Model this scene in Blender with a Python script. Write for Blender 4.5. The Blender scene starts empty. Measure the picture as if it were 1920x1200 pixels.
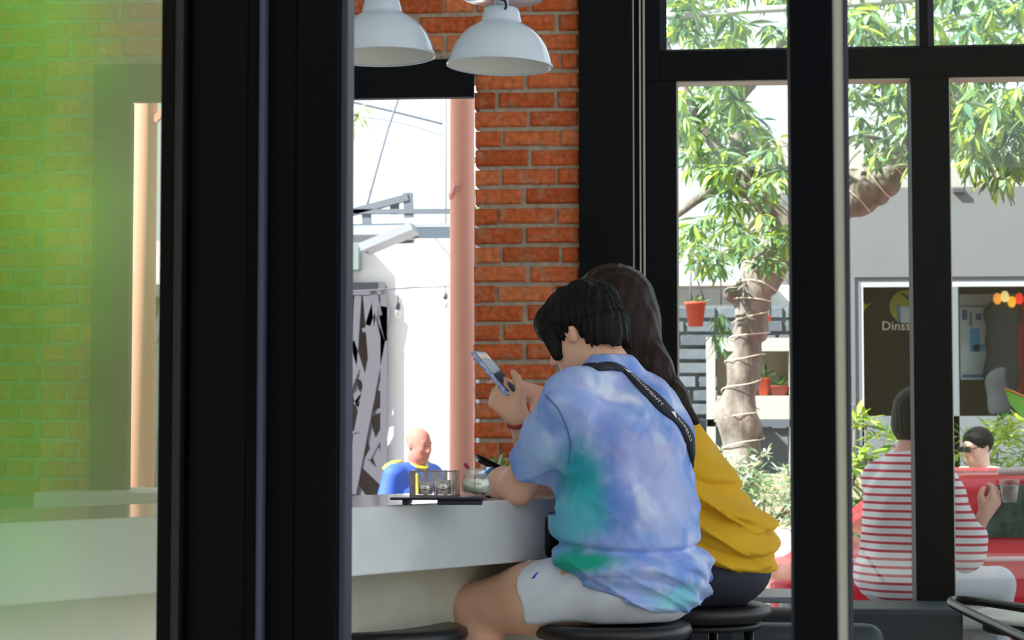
import bpy, bmesh, math, random
import numpy as np
from mathutils import Vector, Matrix, Euler

rnd = random.Random(7)
SC = bpy.context.scene
COL = SC.collection

# ------------------------------------------------------------------ camera
FPX = 3675.0
YAW = math.radians(4.7)
PITCH = math.atan(200.0 / FPX)
CAMZ = 1.2
cR = Vector((math.cos(YAW), math.sin(YAW), 0))
cH = Vector((-math.sin(YAW), math.cos(YAW), 0))
cF = (cH * math.cos(PITCH) + Vector((0, 0, 1)) * math.sin(PITCH)).normalized()
cU = cR.cross(cF).normalized()
CAM = Vector((0, 0, CAMZ))
cd = bpy.data.cameras.new('camera')
cd.sensor_width = 36.0
cd.lens = FPX / 1920.0 * 36.0
cd.clip_start = 0.05
cd.clip_end = 300
cd.dof.use_dof = True
cd.dof.focus_distance = 4.8
cd.dof.aperture_fstop = 11.0
cam = bpy.data.objects.new('camera', cd)
COL.objects.link(cam)
M3 = Matrix((cR, cU, -cF)).transposed()
cam.matrix_world = Matrix.Translation(CAM) @ M3.to_4x4()
SC.camera = cam

# ------------------------------------------------------------------ light
w = bpy.data.worlds.new('sky')
SC.world = w
w.use_nodes = True
wn = w.node_tree.nodes
bg = wn['Background']
bg.inputs[0].default_value = (0.80, 0.91, 1.0, 1)
bg.inputs[1].default_value = 1.15
sd = bpy.data.lights.new('sun', 'SUN')
sd.energy = 11.0
sd.angle = math.radians(0.6)
sd.color = (1.0, 0.97, 0.92)
sun = bpy.data.objects.new('sun', sd)
COL.objects.link(sun)
SUN_DIR = Vector((0.75, 0.45, -0.80)).normalized()      # direction the light travels
sun.rotation_euler = SUN_DIR.to_track_quat('-Z', 'Y').to_euler()
sun.location = (-9, -5, 12)

vs = SC.view_settings
vs.view_transform = 'Standard'
vs.look = 'None'
vs.gamma = 1.0
vs.use_curve_mapping = False
vs.exposure = 0.5


# ------------------------------------------------------------------ helpers
def ray(px, py):
    return cR * ((px - 960) / FPX) + cU * ((600 - py) / FPX) + cF


def P(px, py, d=None, Y=None, Z=None):
    """world point seen at a place in the 1920x1200 frame, at a horizontal distance d, on the plane y=Y or z=Z"""
    r = ray(px, py)
    if d is not None:
        t = d / r.dot(cH)
    elif Y is not None:
        t = Y / r.y
    else:
        t = (Z - CAMZ) / r.z
    return CAM + r * t


def lin(c):
    o = []
    for v in c[:3]:
        v = v / 255.0
        o.append(v / 12.92 if v <= 0.04045 else ((v + 0.055) / 1.055) ** 2.4)
    return (o[0], o[1], o[2], 1.0)


MATS = {}


def mat(name, col, rough=0.6, metal=0.0, var=0.0, scale=8.0, bump=0.0, bscale=60.0, spec=0.5, coat=0.0, trans=0.0, stretch=None, col2=None, objrand=0.0, subsurf=0.0):
    if name in MATS:
        return MATS[name]
    m = bpy.data.materials.new(name)
    m.use_nodes = True
    nt = m.node_tree
    N, L = nt.nodes, nt.links
    b = N['Principled BSDF']
    b.inputs['Base Color'].default_value = lin(col)
    b.inputs['Roughness'].default_value = rough
    b.inputs['Metallic'].default_value = metal
    b.inputs['Specular IOR Level'].default_value = spec
    if coat:
        b.inputs['Coat Weight'].default_value = coat
        b.inputs['Coat Roughness'].default_value = 0.06
    if subsurf:
        b.inputs['Subsurface Weight'].default_value = subsurf
        b.inputs['Subsurface Radius'].default_value = (0.012, 0.005, 0.003)
        b.inputs['Subsurface Scale'].default_value = 1.0
    tc = N.new('ShaderNodeTexCoord')
    vec = tc.outputs['Object']
    if stretch:
        mp = N.new('ShaderNodeMapping')
        mp.inputs['Scale'].default_value = stretch
        L.new(vec, mp.inputs['Vector'])
        vec = mp.outputs['Vector']
    if var or col2:
        n = N.new('ShaderNodeTexNoise')
        n.inputs['Scale'].default_value = scale
        n.inputs['Detail'].default_value = 5
        n.inputs['Roughness'].default_value = 0.6
        L.new(vec, n.inputs['Vector'])
        rp = N.new('ShaderNodeValToRGB')
        rp.color_ramp.elements[0].position = 0.32
        rp.color_ramp.elements[1].position = 0.68
        c = lin(col)
        if col2:
            rp.color_ramp.elements[0].color = c
            rp.color_ramp.elements[1].color = lin(col2)
        else:
            rp.color_ramp.elements[0].color = tuple(x * (1 - var) for x in c[:3]) + (1,)
            rp.color_ramp.elements[1].color = tuple(min(1, x * (1 + var)) for x in c[:3]) + (1,)
        L.new(n.outputs['Fac'], rp.inputs['Fac'])
        out = rp.outputs['Color']
        if objrand:
            oi = N.new('ShaderNodeObjectInfo')
            hs = N.new('ShaderNodeHueSaturation')
            mr = N.new('ShaderNodeMapRange')
            mr.inputs['To Min'].default_value = 1 - objrand
            mr.inputs['To Max'].default_value = 1 + objrand
            L.new(oi.outputs['Random'], mr.inputs['Value'])
            L.new(mr.outputs['Result'], hs.inputs['Value'])
            L.new(out, hs.inputs['Color'])
            out = hs.outputs['Color']
        L.new(out, b.inputs['Base Color'])
    if bump:
        n2 = N.new('ShaderNodeTexNoise')
        n2.inputs['Scale'].default_value = bscale
        n2.inputs['Detail'].default_value = 4
        L.new(vec, n2.inputs['Vector'])
        bp = N.new('ShaderNodeBump')
        bp.inputs['Strength'].default_value = bump
        bp.inputs['Distance'].default_value = 0.01
        L.new(n2.outputs['Fac'], bp.inputs['Height'])
        L.new(bp.outputs['Normal'], b.inputs['Normal'])
    if trans:
        tr = N.new('ShaderNodeBsdfTranslucent')
        c = lin(col)
        tr.inputs['Color'].default_value = (min(1, c[0] * 1.6), min(1, c[1] * 1.5), c[2] * 0.7, 1)
        mx = N.new('ShaderNodeMixShader')
        mx.inputs['Fac'].default_value = trans
        L.new(b.outputs['BSDF'], mx.inputs[1])
        L.new(tr.outputs['BSDF'], mx.inputs[2])
        L.new(mx.outputs['Shader'], N['Material Output'].inputs['Surface'])
    MATS[name] = m
    return m


def glass_mat(name, refl=0.05, rough=0.0, tint=(1, 1, 1), fresnel=False):
    if name in MATS:
        return MATS[name]
    m = bpy.data.materials.new(name)
    m.use_nodes = True
    N, L = m.node_tree.nodes, m.node_tree.links
    N.remove(N['Principled BSDF'])
    t = N.new('ShaderNodeBsdfTransparent')
    t.inputs['Color'].default_value = (*tint, 1)
    g = N.new('ShaderNodeBsdfGlossy')
    g.inputs['Roughness'].default_value = rough
    g.inputs['Color'].default_value = (1, 1, 1, 1)
    mx = N.new('ShaderNodeMixShader')
    mx.inputs['Fac'].default_value = refl
    if fresnel:
        f = N.new('ShaderNodeFresnel')
        f.inputs['IOR'].default_value = 1.5
        L.new(f.outputs['Fac'], mx.inputs['Fac'])
    L.new(t.outputs[0], mx.inputs[1])
    L.new(g.outputs[0], mx.inputs[2])
    L.new(mx.outputs[0], N['Material Output'].inputs['Surface'])
    MATS[name] = m
    return m


def emis_mat(name, col, strength):
    if name in MATS:
        return MATS[name]
    m = mat(name, col)
    b = m.node_tree.nodes['Principled BSDF']
    b.inputs['Emission Color'].default_value = lin(col)
    b.inputs['Emission Strength'].default_value = strength
    return m


def link(o, parent=None):
    COL.objects.link(o)
    if parent is not None:
        o.parent = parent
    return o


def obj(name, me, m=None, parent=None, smooth=False, loc=None):
    o = bpy.data.objects.new(name, me)
    if m is not None and not me.materials:
        me.materials.append(m)
    if smooth:
        me.polygons.foreach_set('use_smooth', [True] * len(me.polygons))
    link(o, parent)
    if loc is not None:
        o.location = loc
    return o


def empty(name, loc=(0, 0, 0), rz=0.0):
    o = bpy.data.objects.new(name, None)
    o.empty_display_size = 0.1
    COL.objects.link(o)
    o.location = loc
    o.rotation_euler = (0, 0, rz)
    return o


def tag(o, label=None, cat=None, group=None, kind=None):
    if label:
        o['label'] = label
    if cat:
        o['category'] = cat
    if group:
        o['group'] = group
    if kind:
        o['kind'] = kind
    return o


class MB:
    def __init__(s):
        s.v = []
        s.f = []

    def add(s, vs_, fs_):
        n = len(s.v)
        s.v += [tuple(q) for q in vs_]
        s.f += [tuple(i + n for i in f) for f in fs_]
        return s

    def box(s, lo, hi, M=None):
        (a, b, c), (d, e, f) = lo, hi
        v = [(a, b, c), (d, b, c), (d, e, c), (a, e, c), (a, b, f), (d, b, f), (d, e, f), (a, e, f)]
        if M is not None:
            v = [M @ Vector(q) for q in v]
        return s.add(v, [(0, 3, 2, 1), (4, 5, 6, 7), (0, 1, 5, 4), (1, 2, 6, 5), (2, 3, 7, 6), (3, 0, 4, 7)])

    def bar(s, a, b, w_, h_=None, up=(0, 0, 1)):
        a, b = Vector(a), Vector(b)
        h_ = h_ or w_
        d = (b - a).normalized()
        u = Vector(up)
        if abs(d.dot(u)) > 0.99:
            u = Vector((0, 1, 0))
        x = d.cross(u).normalized()
        y = x.cross(d)
        M = Matrix((x, d, y)).transposed().to_4x4()
        M.translation = a
        return s.box((-w_ / 2, 0, -h_ / 2), (w_ / 2, (b - a).length, h_ / 2), M)

    def tube(s, pts, r, n=10, closed=False, caps=True):
        pts = [Vector(q) for q in pts]
        rs = r if isinstance(r, (list, tuple)) else [r] * len(pts)
        m = len(pts)
        ref = None
        vs_ = []
        for i in range(m):
            if closed:
                d = pts[(i + 1) % m] - pts[i - 1]
            else:
                d = pts[min(i + 1, m - 1)] - pts[max(i - 1, 0)]
            d.normalize()
            if ref is None:
                ref = Vector((0, 0, 1)) if abs(d.z) < 0.9 else Vector((1, 0, 0))
            x = (ref - d * ref.dot(d)).normalized()
            ref = x
            y = d.cross(x)
            for k in range(n):
                a = 2 * math.pi * k / n
                vs_.append(pts[i] + (x * math.cos(a) + y * math.sin(a)) * rs[i])
        fs = []
        for i in range(m if closed else m - 1):
            j = (i + 1) % m
            for k in range(n):
                fs.append((i * n + k, i * n + (k + 1) % n, j * n + (k + 1) % n, j * n + k))
        if caps and not closed:
            fs.append(tuple(range(n - 1, -1, -1)))
            fs.append(tuple((m - 1) * n + k for k in range(n)))
        return s.add(vs_, fs)

    def lathe(s, prof, n=32, c=(0, 0, 0), close=True):
        c = Vector(c)
        vs_ = []
        for r, z in prof:
            for k in range(n):
                a = 2 * math.pi * k / n
                vs_.append(c + Vector((r * math.cos(a), r * math.sin(a), z)))
        fs = []
        for i in range(len(prof) - 1):
            for k in range(n):
                fs.append((i * n + k, i * n + (k + 1) % n, (i + 1) * n + (k + 1) % n, (i + 1) * n + k))
        if close:
            if prof[0][0] > 1e-5:
                fs.append(tuple(range(n - 1, -1, -1)))
            if prof[-1][0] > 1e-5:
                fs.append(tuple((len(prof) - 1) * n + k for k in range(n)))
        return s.add(vs_, fs)

    def prism(s, poly, y0, y1):
        """polygon in x,z extruded along y"""
        n = len(poly)
        vs_ = [(x, y0, z) for x, z in poly] + [(x, y1, z) for x, z in poly]
        fs = [tuple(range(n)), tuple(range(2 * n - 1, n - 1, -1))]
        for i in range(n):
            j = (i + 1) % n
            fs.append((i, i + n, j + n, j))
        return s.add(vs_, fs)

    def mesh(s, name):
        me = bpy.data.meshes.new(name)
        me.from_pydata(s.v, [], s.f)
        bm = bmesh.new()
        bm.from_mesh(me)
        bmesh.ops.recalc_face_normals(bm, faces=bm.faces)
        bm.to_mesh(me)
        bm.free()
        return me

    def build(s, name, m, parent=None, smooth=False, bevel=0.0, loc=None, seg=2):
        o = obj(name, s.mesh(name), m, parent, smooth, loc)
        if bevel:
            md = o.modifiers.new('bevel', 'BEVEL')
            md.width = bevel
            md.segments = seg
            md.limit_method = 'ANGLE'
            md.angle_limit = math.radians(35)
        return o


def catmull(pts, n=6):
    pts = [Vector(p) for p in pts]
    out = []
    for i in range(len(pts) - 1):
        p0 = pts[max(i - 1, 0)]
        p1, p2 = pts[i], pts[i + 1]
        p3 = pts[min(i + 2, len(pts) - 1)]
        for k in range(n):
            t = k / n
            out.append(0.5 * ((2 * p1) + (p2 - p0) * t + (2 * p0 - 5 * p1 + 4 * p2 - p3) * t * t + (3 * p1 - p0 - 3 * p2 + p3) * t ** 3))
    out.append(pts[-1])
    return out


# ------------------------------------------------------------------ implicit surfaces for bodies, cloth and hair
class SDF:
    BIG = 0.06

    def __init__(s, lo, hi, h):
        s.lo = np.array(lo, dtype=np.float32)
        s.h = h
        s.n = np.ceil((np.array(hi) - np.array(lo)) / h).astype(int) + 1
        s.a = np.full(tuple(s.n), s.BIG, dtype=np.float32)

    def _win(s, lo, hi):
        i0 = np.clip(np.floor((np.array(lo) - s.lo) / s.h).astype(int), 0, s.n)
        i1 = np.clip(np.ceil((np.array(hi) - s.lo) / s.h).astype(int) + 1, 0, s.n)
        sl = tuple(slice(a, b) for a, b in zip(i0, i1))
        ax = [(s.lo[k] + s.h * np.arange(i0[k], i1[k])).astype(np.float32) for k in range(3)]
        return sl, ax[0][:, None, None], ax[1][None, :, None], ax[2][None, None, :]

    def _mix(s, sl, d, k, op):
        a = s.a[sl]
        if op == 'add':
            h = np.clip(0.5 + 0.5 * (a - d) / k, 0, 1)
            s.a[sl] = a * (1 - h) + d * h - k * h * (1 - h)
        elif op == 'sub':
            h = np.clip(0.5 - 0.5 * (a + d) / k, 0, 1)
            s.a[sl] = a * (1 - h) - d * h + k * h * (1 - h)
        else:       # intersect
            h = np.clip(0.5 - 0.5 * (a - d) / k, 0, 1)
            s.a[sl] = a * (1 - h) + d * h + k * h * (1 - h)

    def cone(s, a, b, ra, rb, k=0.02, op='add', sc=None):
        """round cone; sc=(unit axis, factor) squashes it along an axis"""
        a = np.array(a, dtype=np.float32)
        b = np.array(b, dtype=np.float32)
        m = max(ra, rb) * (max(1.0, sc[1]) if sc else 1) + k + s.BIG
        sl, X, Y, Z = s._win(np.minimum(a, b) - m, np.maximum(a, b) + m)
        d = b - a
        L2 = float(d @ d) + 1e-9
        px, py, pz = X - a[0], Y - a[1], Z - a[2]
        t = np.clip((px * d[0] + py * d[1] + pz * d[2]) / L2, 0, 1)
        qx, qy, qz = px - t * d[0], py - t * d[1], pz - t * d[2]
        if sc:
            u = np.array(sc[0], dtype=np.float32)
            u = u / np.linalg.norm(u)
            f = sc[1]
            w_ = qx * u[0] + qy * u[1] + qz * u[2]
            g = (1.0 / f - 1.0)
            qx, qy, qz = qx + w_ * g * u[0], qy + w_ * g * u[1], qz + w_ * g * u[2]
            dd = (np.sqrt(qx * qx + qy * qy + qz * qz) - (ra + (rb - ra) * t)) * min(1.0, f)
        else:
            dd = np.sqrt(qx * qx + qy * qy + qz * qz) - (ra + (rb - ra) * t)
        s._mix(sl, dd, k, op)
        return s

    def chain(s, pts, rs, k=0.02, op='add', sc=None):
        for i in range(len(pts) - 1):
            s.cone(pts[i], pts[i + 1], rs[i], rs[i + 1], k, op, sc)
        return s

    def ell(s, c, r, k=0.02, op='add', R=None):
        c = np.array(c, dtype=np.float32)
        m = max(r) + k + s.BIG
        sl, X, Y, Z = s._win(c - m, c + m)
        x, y, z = X - c[0], Y - c[1], Z - c[2]
        if R is not None:
            R = np.array(R, dtype=np.float32)       # columns = local axes
            x, y, z = (x * R[0, 0] + y * R[1, 0] + z * R[2, 0], x * R[0, 1] + y * R[1, 1] + z * R[2, 1], x * R[0, 2] + y * R[1, 2] + z * R[2, 2])
        k0 = np.sqrt((x / r[0]) ** 2 + (y / r[1]) ** 2 + (z / r[2]) ** 2)
        k1 = np.sqrt((x / r[0] ** 2) ** 2 + (y / r[1] ** 2) ** 2 + (z / r[2] ** 2) ** 2) + 1e-6
        s._mix(sl, (k0 * (k0 - 1.0) / k1).astype(np.float32), k, op)
        return s

    def rbox(s, c, hs, rad, k=0.02, op='add', R=None):
        c = np.array(c, dtype=np.float32)
        m = float(np.linalg.norm(hs)) + k + s.BIG
        sl, X, Y, Z = s._win(c - m, c + m)
        x, y, z = X - c[0], Y - c[1], Z - c[2]
        if R is not None:
            R = np.array(R, dtype=np.float32)
            x, y, z = (x * R[0, 0] + y * R[1, 0] + z * R[2, 0], x * R[0, 1] + y * R[1, 1] + z * R[2, 1], x * R[0, 2] + y * R[1, 2] + z * R[2, 2])
        qx, qy, qz = np.abs(x) - hs[0] + rad, np.abs(y) - hs[1] + rad, np.abs(z) - hs[2] + rad
        d = np.sqrt(np.maximum(qx, 0) ** 2 + np.maximum(qy, 0) ** 2 + np.maximum(qz, 0) ** 2) + np.minimum(np.maximum(qx, np.maximum(qy, qz)), 0) - rad
        s._mix(sl, d.astype(np.float32), k, op)
        return s

    def cut(s, p, n, k=0.01, box=None):
        """remove what lies on the side n points to"""
        n = np.array(n, dtype=np.float32)
        n = n / np.linalg.norm(n)
        lo, hi = box if box else (s.lo, s.lo + s.h * s.n)
        sl, X, Y, Z = s._win(lo, hi)
        d = (X - p[0]) * n[0] + (Y - p[1]) * n[1] + (Z - p[2]) * n[2]
        s._mix(sl, np.clip(d, -s.BIG, s.BIG).astype(np.float32) + np.zeros_like(s.a[sl]), k, 'int')
        return s

    def warp(s, fn):
        sl, X, Y, Z = s._win(s.lo, s.lo + s.h * s.n)
        s.a[sl] += fn(X, Y, Z).astype(np.float32)
        return s

    def at(s, p):
        g = (np.array(p) - s.lo) / s.h
        i = np.clip(np.floor(g).astype(int), 0, s.n - 2)
        f = g - i
        v = 0.0
        for dx in (0, 1):
            for dy in (0, 1):
                for dz in (0, 1):
                    wt = (f[0] if dx else 1 - f[0]) * (f[1] if dy else 1 - f[1]) * (f[2] if dz else 1 - f[2])
                    v += wt * float(s.a[i[0] + dx, i[1] + dy, i[2] + dz])
        return v

    def grad(s, p):
        e = s.h
        p = np.array(p, dtype=float)
        g = np.array([s.at(p + np.eye(3)[k] * e) - s.at(p - np.eye(3)[k] * e) for k in range(3)])
        return g / (np.linalg.norm(g) + 1e-9)

    def inside(s, p):
        q = np.array(p)
        return bool(np.all(q > s.lo + s.h) and np.all(q < s.lo + s.h * (s.n - 2)))

    def cast(s, o, d, t0, t1, step=0.004):
        t = t0
        while t < t1:
            p = np.array(o) + np.array(d) * t
            if s.inside(p) and s.at(p) < 0:
                return Vector(p)
            t += step
        return None

    def project(s, p, off=0.0):
        p = np.array(p, dtype=float)
        for _ in range(8):
            p = p - s.grad(p) * (s.at(p) - off) * 0.8
        return Vector(p)

    def mesh(s, name, smooth_it=2):
        a = s.a
        sg = a < 0
        nx, ny, nz = a.shape
        c = [sg[dx:nx - 1 + dx, dy:ny - 1 + dy, dz:nz - 1 + dz] for dx in (0, 1) for dy in (0, 1) for dz in (0, 1)]
        anyc = c[0].copy()
        allc = c[0].copy()
        for q in c[1:]:
            anyc |= q
            allc &= q
        idx = np.argwhere(anyc & ~allc)
        vid = np.full((nx - 1, ny - 1, nz - 1), -1, dtype=np.int32)
        vid[idx[:, 0], idx[:, 1], idx[:, 2]] = np.arange(len(idx))
        off = np.array([(dx, dy, dz) for dx in (0, 1) for dy in (0, 1) for dz in (0, 1)])
        val = np.stack([a[idx[:, 0] + o_[0], idx[:, 1] + o_[1], idx[:, 2] + o_[2]] for o_ in off], 1)
        acc = np.zeros((len(idx), 3))
        cnt = np.zeros(len(idx))
        for i in range(8):
            for j in range(i + 1, 8):
                if np.abs(off[i] - off[j]).sum() != 1:
                    continue
                va, vb = val[:, i], val[:, j]
                m = (va < 0) != (vb < 0)
                t = np.where(m, va / np.where(m, va - vb, 1), 0)
                acc += np.where(m[:, None], off[i] + (off[j] - off[i]) * t[:, None], 0)
                cnt += m
        V = (idx + acc / cnt[:, None]) * s.h + s.lo
        quads = []
        for ax in range(3):
            s0 = [slice(1, -1)] * 3
            s1 = [slice(1, -1)] * 3
            s0[ax] = slice(0, -1)
            s1[ax] = slice(1, None)
            A, B = sg[tuple(s0)], sg[tuple(s1)]
            e = np.argwhere(A != B)
            flip = A[e[:, 0], e[:, 1], e[:, 2]]
            u, v_ = (ax + 1) % 3, (ax + 2) % 3
            base = e.copy()
            base[:, u] += 1
            base[:, v_] += 1

            def cell(du, dv):
                q = base.copy()
                q[:, u] += du
                q[:, v_] += dv
                return vid[q[:, 0], q[:, 1], q[:, 2]]
            q4 = np.stack([cell(-1, -1), cell(0, -1), cell(0, 0), cell(-1, 0)], 1)
            q4[~flip] = q4[~flip][:, ::-1]
            quads.append(q4)
        Q = np.concatenate(quads)
        Q = Q[(Q >= 0).all(1)]
        # light Laplacian smoothing
        E = np.concatenate([Q[:, [0, 1]], Q[:, [1, 2]], Q[:, [2, 3]], Q[:, [3, 0]]])
        for _ in range(smooth_it):
            S = np.zeros_like(V)
            n_ = np.zeros(len(V))
            np.add.at(S, E[:, 0], V[E[:, 1]])
            np.add.at(S, E[:, 1], V[E[:, 0]])
            np.add.at(n_, E[:, 0], 1)
            np.add.at(n_, E[:, 1], 1)
            V = V * 0.5 + 0.5 * S / np.maximum(n_, 1)[:, None]
        me = bpy.data.meshes.new(name)
        me.vertices.add(len(V))
        me.vertices.foreach_set('co', V.astype(np.float32).ravel())
        me.loops.add(Q.size)
        me.loops.foreach_set('vertex_index', Q.astype(np.int32).ravel())
        me.polygons.add(len(Q))
        me.polygons.foreach_set('loop_start', np.arange(0, Q.size, 4, dtype=np.int32))
        me.polygons.foreach_set('use_smooth', np.ones(len(Q), dtype=bool))
        me.update()
        me.validate()
        return me


def wav(X, Y, Z, fx, fy, fz, ph):
    return np.sin(X * fx + Y * fy + Z * fz + ph + 1.3 * np.sin(X * fy * 0.6 - Z * fx * 0.45 + ph * 2.1))


def tmp_text(txt, size):
    """flat mesh of a word, baseline at the origin, centred"""
    cu = bpy.data.curves.new('word', 'FONT')
    cu.body = txt
    cu.size = size
    cu.align_x = 'CENTER'
    cu.resolution_u = 2
    o = bpy.data.objects.new('word', cu)
    COL.objects.link(o)
    dg = bpy.context.evaluated_depsgraph_get()
    me = bpy.data.meshes.new_from_object(o.evaluated_get(dg))
    bpy.data.objects.remove(o)
    return me

# ------------------------------------------------------------------ materials
m_black = mat('black painted steel', (8, 10, 16), 0.5, var=0.2, scale=3, bump=0.05, bscale=120, spec=0.12)
m_blackb = mat('dark grey bead', (48, 49, 64), 0.45, spec=.2)
m_door = mat('near black door paint', (2, 3, 7), 0.5, var=0.25, scale=2, spec=0.06)
m_doorb = mat('brown black jamb paint', (9, 7, 7), 0.6, var=0.2, scale=2, spec=0.06)
m_rod = mat('grey steel rod', (54, 58, 74), 0.5, spec=.2)
m_alu = mat('pale aluminium bead', (196, 190, 180), 0.4, metal=0.2)
m_beige = mat('beige rubber seal', (168, 166, 156), 0.7)
m_mortar = mat('grey mortar', (172, 160, 144), 0.95, var=0.2, scale=30, bump=0.6, bscale=90)
m_plaster = mat('grey plaster', (120, 122, 112), 0.9, var=0.1, scale=5)
m_white = mat('white wall paint', (238, 238, 236), 0.85, var=0.03, scale=2)
m_conc = mat('pale polished concrete', (206, 210, 213), 0.13, var=0.06, scale=5, coat=0.3)
m_base = mat('beige cement panel', (186, 183, 166), 0.8, var=0.09, scale=6, bump=0.1, bscale=40)
m_floor = mat('floor cement', (150, 146, 138), 0.5, var=0.1, scale=3)
m_ceil = mat('ceiling paint', (215, 214, 210), 0.9)
m_pane = glass_mat('clear pane', 0.03, 0.0, (0.96, 0.98, 0.97))
m_panel = glass_mat('door pane', 0.4, 0.12, (0.98, 1.0, 0.96))
m_pane2 = glass_mat('right door pane', 0.008, 0.02, (0.97, 0.98, 0.97))


def brick_mat():
    m = bpy.data.materials.new('fired clay brick')
    m.use_nodes = True
    N, L = m.node_tree.nodes, m.node_tree.links
    b = N['Principled BSDF']
    b.inputs['Roughness'].default_value = 0.9
    b.inputs['Specular IOR Level'].default_value = 0.2
    tc = N.new('ShaderNodeTexCoord')
    oi = N.new('ShaderNodeObjectInfo')
    ad = N.new('ShaderNodeVectorMath')
    ad.operation = 'ADD'
    cb = N.new('ShaderNodeCombineXYZ')
    ml = N.new('ShaderNodeMath')
    ml.operation = 'MULTIPLY'
    ml.inputs[1].default_value = 37.0
    L.new(oi.outputs['Random'], ml.inputs[0])
    L.new(ml.outputs[0], cb.inputs[0])
    L.new(ml.outputs[0], cb.inputs[2])
    L.new(tc.outputs['Object'], ad.inputs[0])
    L.new(cb.outputs[0], ad.inputs[1])
    r1 = N.new('ShaderNodeValToRGB')
    e = r1.color_ramp.elements
    e[0].position = 0.0
    e[0].color = lin((180, 86, 50))
    e[1].position = 1.0
    e[1].color = lin((226, 132, 86))
    q = e.new(0.5)
    q.color = lin((208, 104, 58))
    L.new(oi.outputs['Random'], r1.inputs['Fac'])
    n1 = N.new('ShaderNodeTexNoise')
    n1.inputs['Scale'].default_value = 14
    n1.inputs['Detail'].default_value = 6
    n1.inputs['Roughness'].default_value = 0.65
    L.new(ad.outputs[0], n1.inputs['Vector'])
    r2 = N.new('ShaderNodeValToRGB')
    r2.color_ramp.elements[0].position = 0.5
    r2.color_ramp.elements[1].position = 0.72
    L.new(n1.outputs['Fac'], r2.inputs['Fac'])
    mx = N.new('ShaderNodeMix')
    mx.data_type = 'RGBA'
    mx.inputs['B'].default_value = lin((176, 150, 126))
    mu = N.new('ShaderNodeMath')
    mu.operation = 'MULTIPLY'
    mu.inputs[1].default_value = 0.75
    L.new(r2.outputs['Color'], mu.inputs[0])
    L.new(mu.outputs[0], mx.inputs['Factor'])
    L.new(r1.outputs['Color'], mx.inputs['A'])
    n2 = N.new('ShaderNodeTexNoise')
    n2.inputs['Scale'].default_value = 45
    n2.inputs['Detail'].default_value = 4
    L.new(ad.outputs[0], n2.inputs['Vector'])
    r3 = N.new('ShaderNodeMapRange')
    r3.inputs['From Min'].default_value = 0.3
    r3.inputs['From Max'].default_value = 0.7
    r3.inputs['To Min'].default_value = 0.65
    r3.inputs['To Max'].default_value = 1.2
    L.new(n2.outputs['Fac'], r3.inputs['Value'])
    hs = N.new('ShaderNodeHueSaturation')
    L.new(mx.outputs['Result'], hs.inputs['Color'])
    L.new(r3.outputs['Result'], hs.inputs['Value'])
    L.new(hs.outputs['Color'], b.inputs['Base Color'])
    bp = N.new('ShaderNodeBump')
    bp.inputs['Strength'].default_value = 0.5
    bp.inputs['Distance'].default_value = 0.006
    L.new(n2.outputs['Fac'], bp.inputs['Height'])
    L.new(bp.outputs['Normal'], b.inputs['Normal'])
    return m


m_brick = brick_mat()

# ------------------------------------------------------------------ the setting
YW = 7.45          # inner face of the brick wall and window front
ROOF = 4.5


def WX(px, Y=YW):
    return P(px, 800, Y=Y).x


def WZ(py, px=1000, Y=YW):
    return P(px, py, Y=Y).z


def struct(mb, name, m, label=None, cat=None, bevel=0.0, parent=None):
    o = mb.build(name, m, parent, bevel=bevel)
    if parent is None:
        tag(o, label, cat, kind='structure')
    return o


struct(MB().box((-7, -0.5, -0.12), (7, 9.4, 0.0)), 'floor', m_floor, 'grey cement cafe floor', 'floor')
struct(MB().box((-3.6, 0.3, ROOF), (7, 8.0, ROOF + 0.2)), 'ceiling', m_ceil, 'pale painted cafe ceiling extended forward to block sun', 'ceiling')  # unseen; front overhang and left edge shaped to steer the sun
m_road = mat('road asphalt', (128, 126, 124), 0.9, var=0.1, scale=4, bump=0.2, bscale=60)
struct(MB().box((-30, 9.4, -0.6), (40, 40, -0.47)), 'ground', m_road, 'grey street outside the windows', 'ground')
m_yard = mat('forecourt paving', (170, 165, 155), 0.9, var=0.08, scale=3)
struct(MB().box((-30, -30, -0.2), (40, -0.5, -0.1)), 'ground', m_yard, 'pale forecourt in front of the glass doors', 'ground')

# brick wall: mortar cores, every brick a child
CH = 0.0746
xp0, xp1 = WX(890), WX(1087)
x175, x75, x245 = WX(175), WX(75), WX(245)
z_lb, z_lt = WZ(187, 775), WZ(116, 775)
zj = WZ(169, 988)
zj -= CH * math.floor(zj / CH)            # joint heights: zj + k*CH
z_bt = zj + CH * math.floor((3.3 - zj) / CH)
wall = MB()
wall.box((xp0 + 0.016, YW + 0.012, 0), (xp1, YW + 0.21, z_bt))
wall.box((x175, YW + 0.012, z_lt - .06), (xp0 + 0.016, YW + 0.21, z_bt))
wall.box((x75, YW + 0.012, 0), (x175, YW + 0.21, z_bt))
wall.box((-3.1, YW + 0.082, 0), (x75 + 0.02, YW + 0.21, z_bt))
wall.box((-3.1, YW + 0.01, z_bt), (xp1, YW + 0.21, ROOF))
wb = struct(wall, 'wall_back', m_mortar, 'exposed brick wall and pillar with grey mortar around a wide opening', 'wall')


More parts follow.
